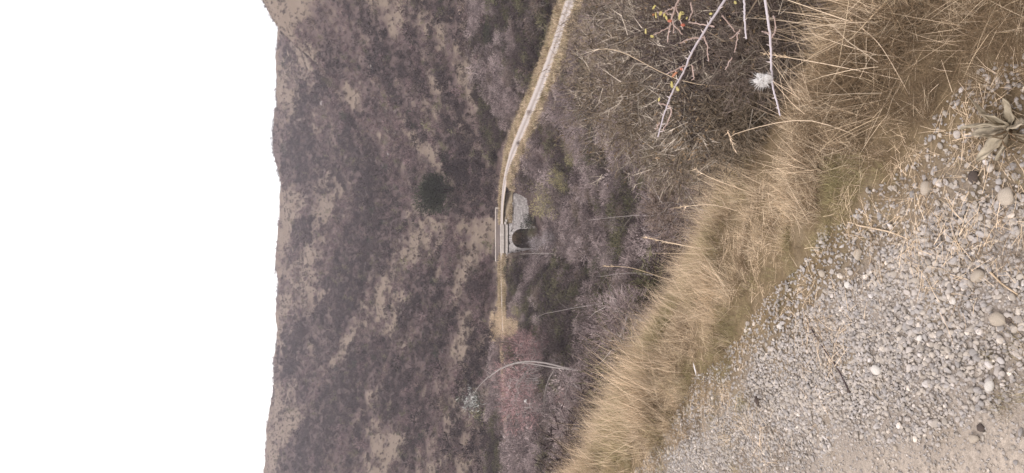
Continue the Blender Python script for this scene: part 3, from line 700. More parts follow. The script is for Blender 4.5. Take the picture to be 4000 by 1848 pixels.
for kind, n, (s0, s1), (y0, y1), lab, grp in zones:
    k = 0; tries = 0
    while k < n and tries < 5000:
        tries += 1
        y = math.sqrt(random.uniform(y0*y0, y1*y1)); s = random.uniform(s0, s1); x = s*y
        d, _ = road_d(np.array([x]), np.array([y]))
        if d[0] < 3.6 or (-3.2 < x < 6.3 and y > 97): continue
        g = float(H(np.array([x]), np.array([y]))[0]); sc = random.uniform(.6, 1.15)
        ppx, ppy = to_px(x, y, g+2.2*sc)
        rm = float(room(np.array([x]), np.array([y]), np.array([g]), 2.4*sc)[0])
        if rm < .3: continue
        sc *= rm
        if y < 30: sc = min(sc, .38+y/45)
        word = ('tall ', 'middle-sized ', 'low ')[0 if sc > .95 else 1 if sc > .65 else 2]
        place(kind, (x, y, g-.08), sc, word+lab.replace('small ', ''), grp); k += 1
unused = [o for p in kinds.values() for o in p if o.name not in used]
for o in unused:
    for c in list(o.children): bpy.data.objects.remove(c)
    bpy.data.objects.remove(o)

# the arching pale tree over the red thicket
def bez(pts, n=14):
    pts = np.array(pts, float); t = np.linspace(0, 1, len(pts)); tt = np.linspace(0, 1, n)
    # Catmull-Rom
    out = []
    for u_ in tt*(len(pts)-1):
        i = min(int(u_), len(pts)-2); f = u_-i
        p0 = pts[max(i-1, 0)]; p1 = pts[i]; p2 = pts[i+1]; p3 = pts[min(i+2, len(pts)-1)]
        out.append(.5*((2*p1)+(-p0+p2)*f+(2*p0-5*p1+4*p2-p3)*f*f+(-p0+3*p1-3*p2+p3)*f**3))
    return np.array(out)
YT = 30.0
def tp(px, py, dy=0): return at(px, py, YT+dy)
tb = tp(2420, 1470); tb[2] = min(tb[2], float(H(np.array([tb[0]]), np.array([YT]))[0])-.1)
tree = thing('arching_tree', 'pale slender leafless tree arching over to the left in front of the red thicket', 'tree', tuple(tb))
def tpart(name, paths, mat, loc=tb, par=tree, sides=6):
    mb = MB()
    for pth, r0, r1 in paths: mb.tube(np.asarray(pth)-loc, r0, r1, sides, random.uniform(.35, .7))
    return obj(name, mb.build(name, [mat], True), par)
trunk = bez([tb, tp(2250, 1445), tp(2140, 1420), tp(2060, 1412, .3), tp(1990, 1425, .5), tp(1925, 1460, .6), tp(1870, 1510, .6), tp(1835, 1570, .5)], 26)
t2 = bez([tp(2300, 1452), tp(2180, 1438, -.2), tp(2100, 1425, -.4), tp(2030, 1418, -.6), tp(1960, 1440, -.8), tp(1910, 1475, -1)], 18)
tpart('trunk', [(trunk, .042, .010)], M_WHITEBARK); tpart('trunk', [(t2, .03, .008)], M_WHITEBARK)
br = [(bez([tp(2165, 1445), tp(2140, 1490, .2), tp(2125, 1560, .3), tp(2128, 1640, .3)], 10), .035, .008), (bez([tp(2110, 1438), tp(2060, 1450), tp(2030, 1500), tp(2015, 1570), tp(2020, 1620)], 12), .035, .006),
      (bez([tp(2050, 1425), tp(2030, 1450), tp(2000, 1432)], 6), .02, .006), (bez([tp(2120, 1440), tp(2060, 1462), tp(2035, 1480), tp(2020, 1500)], 8), .028, .01),
      (bez([tp(1935, 1540), tp(1900, 1537), tp(1875, 1550)], 6), .015, .004)]
br = [(a_, b_*.65, c_2*.7) for a_, b_, c_2 in br]
for i in br: tpart('branch', [i], M_BARK if i[1] < .03 else M_WHITEBARK)
r = np.random.default_rng(31); bs = []
allp = np.concatenate([trunk[8:], t2[8:]]+[b_[0][3:] for b_ in br])
k = r.integers(0, len(allp), 260); base = allp[k]+r.normal(size=(260, 3))*.03
dirs = r.normal(size=(260, 3)); dirs /= np.linalg.norm(dirs, axis=1)[:, None]
obj('twig', twig_tris('twig', base-tb, dirs, r.uniform(.2, .7, 260), np.full(260, .012), [M_BARK], r.uniform(size=260)), tree)['kind'] = 'stuff'
# lichen tuft at its tip
tip = tp(1838, 1568); n = 240; base = tip+r.normal(size=(n, 3))*np.array([.22, .2, .17]); dirs = r.normal(size=(n, 3)); dirs /= np.linalg.norm(dirs, axis=1)[:, None]
M_LICH = twig_mat('grey_lichen', (.36, .36, .33), (.46, .46, .43))
obj('lichen_tuft', twig_tris('lichen_tuft', base-tb, dirs, r.uniform(.08, .25, n), np.full(n, .02), [M_LICH], r.uniform(size=n)), tree)

# slim bare trunks standing in the ravine
def pole(px0, px1, py, py1, y, label, r0=.05):
    a = at(px1, py1, y); g = float(H(np.array([a[0]]), np.array([y]))[0]); a[2] = min(a[2], g-.1); b_ = at(px0, py, y)
    t = thing('bare_sapling', label, 'tree', tuple(a)); mb = MB(); m_ = (a+b_)/2+np.array([.15, 0, .1]); pth = bez([a, m_, b_], 9)-a
    mb.tube(pth, r0, r0*.3, 5, .6); obj('trunk', mb.build('trunk', [M_WHITEBARK], True), t)
    mb = MB(); rr = np.random.default_rng(int(px0))
    for j in range(16):
        k = rr.integers(3, 9); d_ = rvec(rr); d_[2] = abs(d_[2]); L = (pth[-1][2])*rr.uniform(.1, .25)
        mb.tube([pth[k], pth[k]+d_*L*.5+rvec(rr)*L*.1, pth[k]+d_*L], r0*.3, r0*.08, 3, .6)
    obj('branch', mb.build('branch', [M_BARK]), t)
pole(2035, 2210, 993, 995, 90, 'straight pale bare sapling standing just left of the arch', .05)
pole(2130, 2330, 1225, 1180, 36, 'leaning bare sapling beside the small brick-red shrub', .018)
pole(2345, 2440, 1080, 1110, 16, 'pale forked dead stem behind the verge grass near the red shrub', .010)
pole(2300, 2400, 860, 880, 15, 'lichen-spotted dead stem behind the golden grass', .008)

# ================================================================== ROCKS on the slope
M_ROCK = stone_mat('pale_rock', (.42, .37, .34), (.55, .49, .46), 3)
def rock_mesh(seed, jit=.28):
    import bmesh
    bm = bmesh.new(); bmesh.ops.create_icosphere(bm, subdivisions=2, radius=.5); r = np.random.default_rng(seed)
    o = r.uniform(-5, 5, 3); pl = [rvec(r) for _ in range(7)]; pd = r.uniform(.30, .44, 7)
    for v in bm.verts:
        c = np.array(v.co)
        for q_, d_ in zip(pl, pd):
            e = c@q_-d_
            if e > 0: c = c-q_*e*.9
        c *= 1+jit*(float(fbm(np.array([c[0]*3+o[0]]), np.array([c[1]*3+c[2]*2+o[1]]), seed, 2)[0])-.5); v.co = c
    me = bpy.data.meshes.new('rock'); bm.to_mesh(me); bm.free(); return me
RK = [with_mat(rock_mesh(700+i), M_ROCK) for i in range(5)]
rocks = [(1915,320,1.6,'pale angular rock at the top of the outcrop above the track'),(1938,338,1.2,'small pale rock just below the top of the outcrop above the track'),(1965,342,1.5,'flat pale rock in the lower outcrop near the track verge'),
 (2012,376,2.2,'longest pale boulder of the outcrop nearest the track'),(2032,392,1.4,'pale boulder between the longest one and the straw verge'),(1952,300,1.0,'small rock to the right of the outcrop'),
 (1458,258,2.6,'whitish bare rock high on the right slope'),(1887,598,1.1,'small bright white rock on the slope above the bridge approach'),(2233,692,.9,'whitish boulder lying among yellow-green shrubs in the ravine'),
 (1265,405,2.4,'pale rock on the edge of the near spur'),(1545,520,1.2,'light rock in the middle of the dark slope'),(1733,1370,1.6,'bluish pale rock on the left slope'),(1842,150,1.6,'pale rock in the open patch at the top right slope'),(1520,600,1.3,'weathered rock low on the near spur')]
for i, (px, py, s, lab) in enumerate(rocks):
    p = hit(px, py, 40)
    o = obj('rock', RK[i % 5], loc=(p[0], p[1], p[2]+.15*s), label=lab, category='rock'); s = s*10*p[1]/F; o.location.z = p[2]+.15*s; o.scale = (s*1.3, s, s*.7); o.rotation_euler = (.2, .1, i*1.3)

# ================================================================== FOREGROUND GRAVEL
M_PEB = []
def pebble_mat(name, c):
    m, nt, b = new_mat(name, .75, .3); oi = N(nt, 'ShaderNodeObjectInfo')
    col = ramp(nt, oi.outputs['Random'], [(0, tuple(v*.72 for v in c)), (.35, tuple(v*.9 for v in c)), (.93, tuple(v*1.12 for v in c)), (1, tuple(min(v*1.7, .8) for v in c))])
    tc = N(nt, 'ShaderNodeTexCoord'); n_ = noise(nt, 3, 4, .7, tc.outputs['Object'])
    col = mix(nt, ramp(nt, n_, [(.45, (0, 0, 0)), (.75, (.5, .5, .5))]), col, (.25, .21, .18)); nt.links.new(col, b.inputs['Base Color']); bump(nt, b, n_, .3, .05)
    return m
PM = [pebble_mat('grey_pebble', (.385, .348, .328)), pebble_mat('pinkish_pebble', (.42, .37, .335)), pebble_mat('buff_pebble', (.45, .39, .335))]
PB = [with_mat(rock_mesh(800+i, .22), PM[i % 3]) for i in range(9)]
for me in RK+PB: me.polygons.foreach_set('use_smooth', np.full(len(me.polygons), True))
small = []
import bmesh
for i in range(9):
    bm = bmesh.new(); bmesh.ops.create_icosphere(bm, subdivisions=1, radius=.5); rr = np.random.default_rng(820+i)
    for v in bm.verts: v.co = Vector(np.array(v.co)*rr.uniform(.62, 1.2))
    me = bpy.data.meshes.new('grit'); bm.to_mesh(me); bm.free(); me.materials.append(PM[i % 3]); me.polygons.foreach_set('use_smooth', np.full(len(me.polygons), i % 4 == 0)); small.append(me)
n = 800000
yy = rng.uniform(.7, 7.5, n); ss = rng.uniform(-.92, .54, n); xx = ss*yy; q = qof(xx, yy)
wobq = np.where(edge(xx, yy) > -.15, edge(xx, yy)+1.65, trk(xx, yy)+1.05)+.26*(fbm(xx*2.2, yy*2.2, 111, 3)-.5)
wobq = np.where((trk(xx, yy) > .1) & (edge(xx, yy) < -.1), np.maximum(wobq, 1.12), wobq)
dens = np.where(wobq < .98, .12+.25*sstep(.80, .98, wobq), np.where(wobq < 1.10, .62, np.where(wobq < 1.62, 1., np.where(wobq < 1.85, .3, .0))))
dens = dens*(.5+.9*fbm(xx*1.6, yy*1.6, 117, 3))
keep = (rng.uniform(size=n) < dens*yy/5.2*1.1)
xx, yy, wobq = xx[keep], yy[keep], wobq[keep]; n = len(xx)
size = rng.lognormal(math.log(.0094), .42, n)*np.where(wobq < 1.0, .62, 1.0)*np.interp(yy, [1.5, 4, 7], [1.12, .92, .85]); size = np.clip(size*np.interp(yy, [1.5, 3], [.9, 1]), .0035, .021)
zz = H(xx, yy)+size*.22
rot = np.stack([rng.normal(0, .5, n), rng.normal(0, .5, n), rng.uniform(0, 6.3, n)], 1)
sc3 = np.stack([size*rng.uniform(.9, 1.6, n), size*rng.uniform(.8, 1.2, n), size*rng.uniform(.5, .95, n)], 1)
# the ~300 that show largest become stones of their own
pxx, pyy = to_px(xx, yy, zz); vis = (pxx < 4000) & (pyy > 0) & (pyy < 1848)
show = np.where(vis, size/yy, 0); order = np.argsort(-show); big = order[:290]; rest = order[290:]
for j in big:
    o = obj('stone', PB[int(rng.integers(0, 9))], roadside, (xx[j], yy[j], zz[j])); o.rotation_euler = tuple(rot[j]); o.scale = tuple(sc3[j]*1.0)
gv = scatter('gravel', np.stack([xx, yy, zz], 1)[rest], rot[rest], sc3[rest], rng.integers(0, 9, len(rest)), small, 'loose grey and pinkish gravel', 'gravel')
del gv['category'], gv['label']; gv.parent = roadside
print('pebbles', n)
# notable stones of their own
M_WSTONE = stone_mat('white_stone', (.72, .66, .60), (.80, .74, .68), 30); M_BUFF = stone_mat('buff_stone', (.50, .42, .34), (.58, .49, .40), 30); M_DSTONE = stone_mat('dark_stone', (.10, .075, .065), (.14, .11, .095), 30)
def mk(me0, m): me_ = me0.copy(); me_.materials.clear(); me_.materials.append(m); return me_
nst = [(3632,738,.048,M_BUFF,'buff angular stone in the gravel just left of the withered plant'),(3955,765,.055,M_BUFF,'broken stone with a bright face at the lower right, beyond the withered plant'),(3835,1080,.045,M_BUFF,'round tan stone, largest in the dense gravel'),
 (3735,1175,.022,M_WSTONE,'small bright white stone right of centre in the dense gravel'),(3055,1276,.028,M_WSTONE,'white egg-shaped stone where grass meets gravel'),(3155,1246,.016,M_WSTONE,'tiny white stone at the end of the dark twig'),
 (3320,1112,.028,M_WSTONE,'pale pinkish oval stone beside the straw patch'),(3360,994,.038,M_BUFF,'flat pinkish stone near the edge of the grass'),(3220,1070,.036,M_BUFF,'pale stone half hidden in dry straw at the grass edge'),
 (3915,1245,.05,M_BUFF,'tan stone beside a black fragment in the dense gravel'),(3950,1248,.026,M_DSTONE,'black fragment beside the tan stone in the gravel'),(2970,1565,.04,M_DSTONE,'dark brown lump lying in thin grass and gravel'),
 (3435,1445,.04,M_WSTONE,'white angular stone in the middle of the gravel'),(3325,1525,.022,M_DSTONE,'dark fragment at the tip of the long dark twig'),(3878,1505,.032,M_WSTONE,'white stone at the border of gravel and bare road'),
 (3842,1670,.026,M_DSTONE,'dark clod alone on the bare beige road'),(3815,1712,.034,M_BUFF,'light stone below the dark clod on the bare road'),(2617,1763,.036,M_BUFF,'pale round stone at the far left of the verge'),
 (3818,690,.040,M_DSTONE,'charred black piece between gravel and withered plant'),(3505,1750,.02,M_BUFF,'small buff stone alone on the pale wheel track'),(3600,1320,.022,M_WSTONE,'small white chip low in the gravel centre')]
for i, (px, py, s, m_, lab) in enumerate(nst):
    p = hit(px, py, 1.2); o = obj('loose_stone', mk(PB[i % 9], m_), loc=(p[0], p[1], p[2]+s*.22), label=lab, category='stone'); o.scale = (s*1.15, s*.9, s*.75); o.rotation_euler = (.2, .2, i*.9)

# ================================================================== FOREGROUND GRASS
LE = .30
TG = [tuft('golden_tuft', 900+i, 60, .27, .0030, .62, LE, [M_GOLD], base=.05, curl=.35) for i in range(5)] + \
     [tuft('straw_tuft', 910+i, 26, .40, .0028, .50, LE, [M_STRAW], base=.05) for i in range(3)] + \
     [tuft('brown_tuft', 920+i, 60, .26, .0030, 1.2, .1, [M_BRASS], base=.06, curl=.8) for i in range(4)] + \
     [tuft('green_tuft', 930+i, 60, .22, .0034, .8, LE*.6, [M_GGRASS], base=.06) for i in range(3)] + \
     [tuft('flat_tuft', 940+i, 34, .30, .0028, 2.4, .2, [M_BRASS if i % 2 else M_GOLD], base=.08, curl=.3) for i in range(4)]
n = 115000
yy = rng.uniform(1.2, 11, n); ss = rng.uniform(-.62, .53, n); xx = ss*yy; q = qof(xx, yy)
w = edge(xx, yy)+.30*(fbm(xx*1.7, yy*1.7, 131, 3)-.5)+.22*(fbm(xx*6, yy*6, 137, 2)-.5)
right = sstep(.04, .15, ss)
gp = (w > -.62) & (w < -.03) & ((fbm(xx*3.3, yy*3.3, 177, 3) > .60) | (ss < -.12) & (fbm(xx*3, yy*2, 178, 3) > .46+.35*np.clip(-w-.1, 0, 1)))
dens = np.where(gp, .22, np.where(w < -.03, 0, np.where(w < .18, .40, 1.0)))*(1-sstep(3.6, 5.2, q))*(.12+1.3*sstep(.30, .62, fbm(xx*3.5, yy*3.5, 149, 3)))
dens = dens*np.interp(q, [1.85, 2.3], [1, .5])
keep = rng.uniform(size=n) < dens*.38*yy/6*np.where(ss > .1, 1.5, 1)*np.interp(yy, [1.5, 2.6], [2.2, 1])
keep &= ~((ss > .10) & (q > 2.35) & (rng.uniform(size=n) < .9))
xx, yy, ss, q, w, right = [a[keep] for a in (xx, yy, ss, q, w, right)]; n = len(xx); u = rng.uniform(size=n); gn = fbm(xx*2.0, yy*2.0, 141, 3)
idx = rng.choice([0, 1, 2, 3, 4, 5, 6, 7, 15, 17], n)
gold = fbm(xx*2.4, yy*2.4, 171, 2)
idx = np.where(u < right*np.where(gold > .60, .6, .95), rng.choice([8, 9, 10, 11, 8, 9, 10, 11, 15, 16, 16, 18], n), idx)
idx = np.where((w < .36) & (u > .12+.6*(ss < -.2)) & (right < .6), rng.integers(12, 15, n), idx)
idx = np.where((q > 2.15) & (u > .35) & (right < .6), rng.choice([8, 9, 12, 13, 5, 6], n), idx)
idx = np.where((gn > .57) & (right < .6) & (rng.uniform(size=n) < .6), rng.integers(12, 15, n), idx)
idx = np.where((gn < .42) & (rng.uniform(size=n) < .5), rng.integers(8, 12, n), idx)
idx = np.where(w < -.05, rng.choice([8, 9, 15, 16, 17, 14, 0, 3], n), idx)
hv = fbm(xx*1.2, yy*1.2, 161, 3)
qs = np.interp(q, [1.8, 2.3], [1, .74])
s_ = np.clip((w+.10)*1.6, .33, 1.0)*rng.uniform(.45, 1.3, n)*(.25+1.5*hv)*qs*np.interp(ss, [-.3, -.2, -.1, .0, .1, .2], [.85, .72, .58, .50, .66, .60])
s_ = s_*np.where((idx >= 5) & (idx <= 7), 1.45, 1)
rz = np.where(right > .5, rng.uniform(-1.6, 1.6, n), rng.normal(0, .6, n))
rx = rng.normal(0, .20, n)+np.where((right > .5), rng.normal(0, .6, n), 0); ry = rng.normal(.05, .25, n)
zz = H(xx, yy)-.01
scatter('verge_grass', np.stack([xx, yy, zz], 1), np.stack([rx, ry, rz], 1), np.stack([s_]*3, 1), idx, TG, 'tall dry golden grass on the verge of the road', 'grass')
print('tufts', n)
# thin flattened straws over the gravel and through the matted grass
SR = []
for i in range(5):
    mb = MB(); rr = np.random.default_rng(950+i)
    for j in range(7):
        a = np.array([rr.normal()*.06, rr.normal()*.06, .004+rr.uniform(0, .012)]); d_ = np.array([rr.normal(), rr.normal(), rr.normal()*.08]); d_ /= np.linalg.norm(d_); L = rr.uniform(.04, .16)
        mb.tube([a, a+d_*L*.5+rvec(rr)*.006, a+d_*L], .0011, .0005, 3, rr.uniform(.2, .9))
    SR.append(mb.build('straw', [M_STRAW if i < 3 else M_BRASS]))
n = 5500
yy = rng.uniform(1.3, 6.5, n); xx = rng.uniform(-.4, .42, n)*yy; q = qof(xx, yy); f_ = fbm(xx*2.2, yy*2.2, 151, 3)
keep = (q > 1.0) & (q < 2.2) & (rng.uniform(size=n) < np.clip((f_-.50)*5+np.clip(edge(xx, yy)+.3, 0, 1)*1.2, .01, 1))
xx, yy = xx[keep], yy[keep]; n = len(xx); zz = H(xx, yy)+.005
scatter('straw_litter', np.stack([xx, yy, zz], 1), np.stack([rng.normal(0, .1, n), rng.normal(0, .1, n), rng.uniform(0, 6.3, n)], 1), np.stack([rng.uniform(.3, .75, n)]*3, 1), rng.integers(0, 5, n), SR, 'broken dry straws lying on the gravel', 'straw')

# individual tall stalks
def stalk(pts, r0, label, mat=M_STRAW, head=True):
    w = [at(*p) for p in pts]; b = w[0].copy(); g = float(H(np.array([b[0]]), np.array([b[1]]))[0]); b[2] = min(g, b[2]); w[0] = b
    pth = bez(w, 14)-b; t = thing('grass_stalk', label, 'grass stalk', tuple(b)); mb = MB(); mb.tube(pth, r0*.75, r0*.3, 5, .65); obj('stem', mb.build('stem', [mat], True), t)
    if head:
        rr = np.random.default_rng(int(pts[0][0])); d_ = pth[-1]-pth[-3]; d_ /= np.linalg.norm(d_); n_ = 40
        bs = pth[-1][None]+d_[None]*rr.uniform(-.06, .03, (n_, 1)); dr = d_[None]*.9+rr.normal(size=(n_, 3))*.35; dr /= np.linalg.norm(dr, axis=1)[:, None]
        obj('seed_head', twig_tris('seed_head', bs, dr, rr.uniform(.012, .03, n_), np.full(n_, .003), [mat], rr.uniform(size=n_)), t)
stalk([(2830,1000,4.1),(2700,965,4.1),(2530,930,4.2)], .0038, 'thickest straight golden stalk standing out in front of the dark bank')
stalk([(2800,975,4.3),(2680,960,4.3),(2600,948,4.4)], .0034, 'golden stalk running beside the thickest one, ending lower')
stalk([(2900,830,3.7),(2780,800,3.7),(2650,810,3.8)], .0028, 'thin stalk above the golden pair in front of the brown twigs')
stalk([(2880,760,3.4),(2790,700,3.4),(2720,665,3.5)], .0030, 'leaning stalk at the brow of the golden grass')
stalk([(3420,560,2.5),(3150,470,2.6),(2880,520,2.7),(2860,560,2.7)], .0022, 'long curved stalk bending over in front of the bramble')
stalk([(3500,310,2.3),(3250,255,2.5),(3020,215,2.6)], .0026, 'long pale stalk crossing the matted brown grass behind the woolly cane')
stalk([(3560,385,2.25),(3440,180,2.3),(3345,95,2.4)], .0022, 'pale stalk slanting through the brown grass toward the corner')
stalk([(2960,330,3.6),(2700,325,3.7),(2420,200,3.8),(2310,200,3.9)], .0026, 'long thin stalk crossing the bramble behind the longest cane', head=False)
stalk([(3600,700,2.1),(3640,540,2.15),(3625,430,2.2)], .0022, 'stalk standing at the edge of gravel below the brown grass')
stalk([(2560,1500,5.2),(2480,1420,5.2),(2400,1395,5.3)], .003, 'bleached stalk at the left of the dark rounded shrub')
stalk([(2620,1120,4.9),(2480,1050,4.9),(2370,1040,5.0)], .0028, 'tall bleached stalk reaching over the pinkish shrubs')
stalk([(3200,1160,3.1),(3160,1130,3.1),(3100,1090,3.1)], .003, 'short bent straw at the inner edge of the grass', head=False)

# dark twig on the gravel, white feather
def ground_tube(pts, r0, r1, name, label, cat, mat, lift=.008):
    w = np.array([hit(px, py, 1.2)+np.array([0, 0, lift]) for px, py in pts]); b = w[0].copy(); mb = MB(); mb.tube(bez(w, 12)-b, r0, r1, 5, .5)
    o = obj(name, mb.build(name, [mat], True), loc=tuple(b), label=label, category=cat); return o
ground_tube([(3160,1258),(3215,1345),(3280,1440),(3330,1535)], .0022, .0036, 'fallen_twig', 'long dark grey twig lying on the gravel', 'twig', M_DARK)
ground_tube([(3360,880),(3480,905),(3560,935)], .003, .002, 'fallen_twig', 'pale dry stem lying across the upper edge of the gravel', 'twig', M_STRAW)
ground_tube([(3880,1060),(3930,1110),(3990,1150)], .003, .002, 'fallen_twig', 'short curved straw on the dense gravel near the tan stone', 'twig', M_STRAW)
mb = MB(); a = hit(2735, 1470, 1.2)+np.array([0, 0, .02]); L = .075
d_ = np.array([.14, .02, .03]); d_ = d_/np.linalg.norm(d_)
for s in (-1, 1):
    for j in range(14):
        t = j/14; p = d_*L*(.1+.9*t); wd = .007*math.sin(math.pi*min(1, t*.9+.12)); sd_v = np.array([-.5, .6, .2])*s
        mb.poly([p, p+d_*L*.07, p+d_*L*.10+sd_v*wd, p+d_*L*.03+sd_v*wd], .9)
M_WHITE, nt, b = new_mat('white_feather', .8, .2); b.inputs['Base Color'].default_value = (.62, .57, .55, 1)
fe = thing('feather', 'slim white feather stuck in the grass edge', 'feather', tuple(a)); obj('vane', mb.build('vane', [M_WHITE]), fe)
mb = MB(); mb.tube([np.zeros(3), d_*L*.5, d_*L], .0012, .0005, 4, .8); obj('quill', mb.build('quill', [M_WHITE]), fe)

# withered broad-leaved plant at the lower right
M_WLEAF, nt, b = new_mat('withered_leaf', .85, .15)
tc = N(nt, 'ShaderNodeTexCoord'); n_ = noise(nt, 18, 5, .7, tc.outputs['Object']); nt.links.new(ramp(nt, n_, [(.3, (.22, .17, .115)), (.55, (.34, .285, .21)), (.75, (.50, .42, .32))]), b.inputs['Base Color']); bump(nt, b, n_, .6, .004)
def leaf(me_name, L, Wd, curl, seed, mat, nx=9, ny=6):
    r = np.random.default_rng(seed); V = []; Fc = []
    for i in range(nx+1):
        t = i/nx; w = Wd*math.sin(math.pi*min(1, (t*.93+.05)))**.7
        for j in range(ny+1):
            s = j/ny*2-1
            V.append((t*L, s*w*(1-.08*math.sin(t*20+s*3)), curl*L*(t*t)+abs(s)*w*.45-abs(s)**.5*.0+.04*L*math.sin(t*14+s*5+seed)))
    V2 = [(a, b_, c-.0025) for a, b_, c in V]; n0 = len(V)
    for i in range(nx):
        for j in range(ny):
            o = i*(ny+1)+j; Fc.append((o, o+1, o+ny+2, o+ny+1)); Fc.append((n0+o, n0+o+ny+1, n0+o+ny+2, n0+o+1))
    for i in range(nx):
        o = i*(ny+1); Fc.append((o, o+ny+1, n0+o+ny+1, n0+o)); o += ny; Fc.append((o, n0+o, n0+o+ny+1, o+ny+1))
    return mesh_of(me_name, V+V2, Fc, [mat], True)
pb = hit(3960, 500, 1.2)
pl = thing('withered_plant', 'withered broad-leaved rosette plant with large curled grey-green leaves at the lower right', 'plant', tuple(pb))
for i, (L, Wd, cu, az, tl) in enumerate([(.15,.035,.1,2.4,.25),(.13,.04,.3,1.7,.5),(.14,.02,.5,.9,.9),(.12,.03,.2,3.3,.3),(.13,.035,.3,-.6,.3),(.12,.028,-.1,-1.5,.4),(.15,.022,-.2,4.0,.15),(.10,.03,.6,.2,.7),(.11,.012,.7,2.9,.8),(.12,.012,.9,1.3,1.0)]):
    o = obj('leaf', leaf('leaf', L*.75, Wd*.55, cu+.2*math.sin(i*5), i, M_WLEAF), pl, (0, 0, .01)); o.rotation_euler = (.9*math.sin(i*2.3), -tl*.8-.15*math.sin(i*4), az); o.scale = (1, 1+.4*math.sin(i*3), 1)
mb = MB()
for i in range(5):
    rr = np.random.default_rng(60+i); d1 = rvec(rr)*.05; mb.tube(bez([(0, 0, 0), (d1[0], d1[1], .04), (d1[0]*1.5, d1[1]*1.6, .03+.01*i), (d1[0]*1.9, d1[1]*1.6, .0)], 10), .0028, .0015, 5, .5)
obj('dead_stem', mb.build('dead_stem', [M_BRASS], True), pl)

# ================================================================== THE BRAMBLE AND THE ROSE CANES
# bramble: a dense fine tangle on the bank at the right
M_BRAM = twig_mat('bramble_twigs', (.165, .125, .09), (.29, .23, .17))
M_TAN = twig_mat('tan_twigs', (.30, .25, .20), (.44, .37, .305))
def brambles():
    spots = [(2370,90,6.2,.95),(2400,330,6.0,.85),(2560,60,4.8,.8),(2560,250,4.6,.75),(2520,470,5.4,.65),(2720,120,4.0,.6),(2740,360,3.9,.5),(2870,470,3.7,.35),(2930,150,3.4,.45),(2650,560,4.6,.4)]
    labs = ['highest dense bramble of fine brown twigs, at the far right beyond the canes','dense brown bramble at the right with a few pale twigs sticking out toward the track','bramble tangle directly behind the yellow-leaved rose twig','bramble tangle behind the middle of the longest cane','lowest grey-brown bramble shoulder left of the long cane tip',
            'dark bramble between the longest cane and the short cane','dark bramble in the gap between the long cane and the woolly cane','low mat of dark bramble beside the golden grass','bramble beyond the woolly cane at the grass edge','thin bramble skirt at the foot of the long cane']
    for i, ((px, py, y, rad), lab) in enumerate(zip(spots, labs)):
        c = at(px, py, y); g = float(H(np.array([c[0]]), np.array([y]))[0])
        t = thing('bramble', lab, 'shrub', (c[0], y, g)); hh = c[2]-g
        n_ = int(15000*rad)
        me, cc_ = crown('twig_tangle', 1000+i, rad, max(0, hh-rad*1.6), hh+rad*.65, n_, .085, .0045, [M_DARK if i in (5, 6) else M_BROWN if i in (2, 3, 8) else M_BRAM], lumps=16, up=.1, hollow=.15)  # darker twig colours stand in for the shaded gaps in the tangle
        obj('twig_tangle', me, t)
        me, _ = crown('pale_twigs', 1060+i, rad*1.02, max(0, hh-rad), hh+rad*.72, int(1700*rad), .13, .0040, [M_TAN], lumps=16, up=.1, hollow=.4)
        obj('pale_twigs', me, t)['kind'] = 'stuff'
        me, _ = crown('dry_leaves', 1020+i, rad*1.0, max(0, hh-rad*.8), hh+rad*.7, int(2600*rad), .016, .009, [M_BRASS], lumps=16, up=.2, hollow=.3); me.name = 'dry_leaves'
        obj('dry_leaves', me, t)
        obj('stem', stems('stem', 1040+i, cc_, [M_BRAM], .006, .0022, .35*rad, 4, 4), t)
brambles()
M_CANE = twig_mat('grey_violet_cane', (.42, .37, .39), (.47, .42, .44)); M_CANER = twig_mat('reddish_twig', (.30, .215, .185), (.38, .28, .245))
M_THORN = twig_mat('thorn', (.45, .38, .36), (.52, .44, .42))
M_YLEAF = twig_mat('yellow_green_leaf', (.42, .35, .13), (.50, .42, .19)); M_RLEAF = twig_mat('orange_leaf', (.42, .19, .11), (.47, .24, .13)); M_HIP = twig_mat('rose_hip', (.38, .12, .08), (.42, .15, .10))
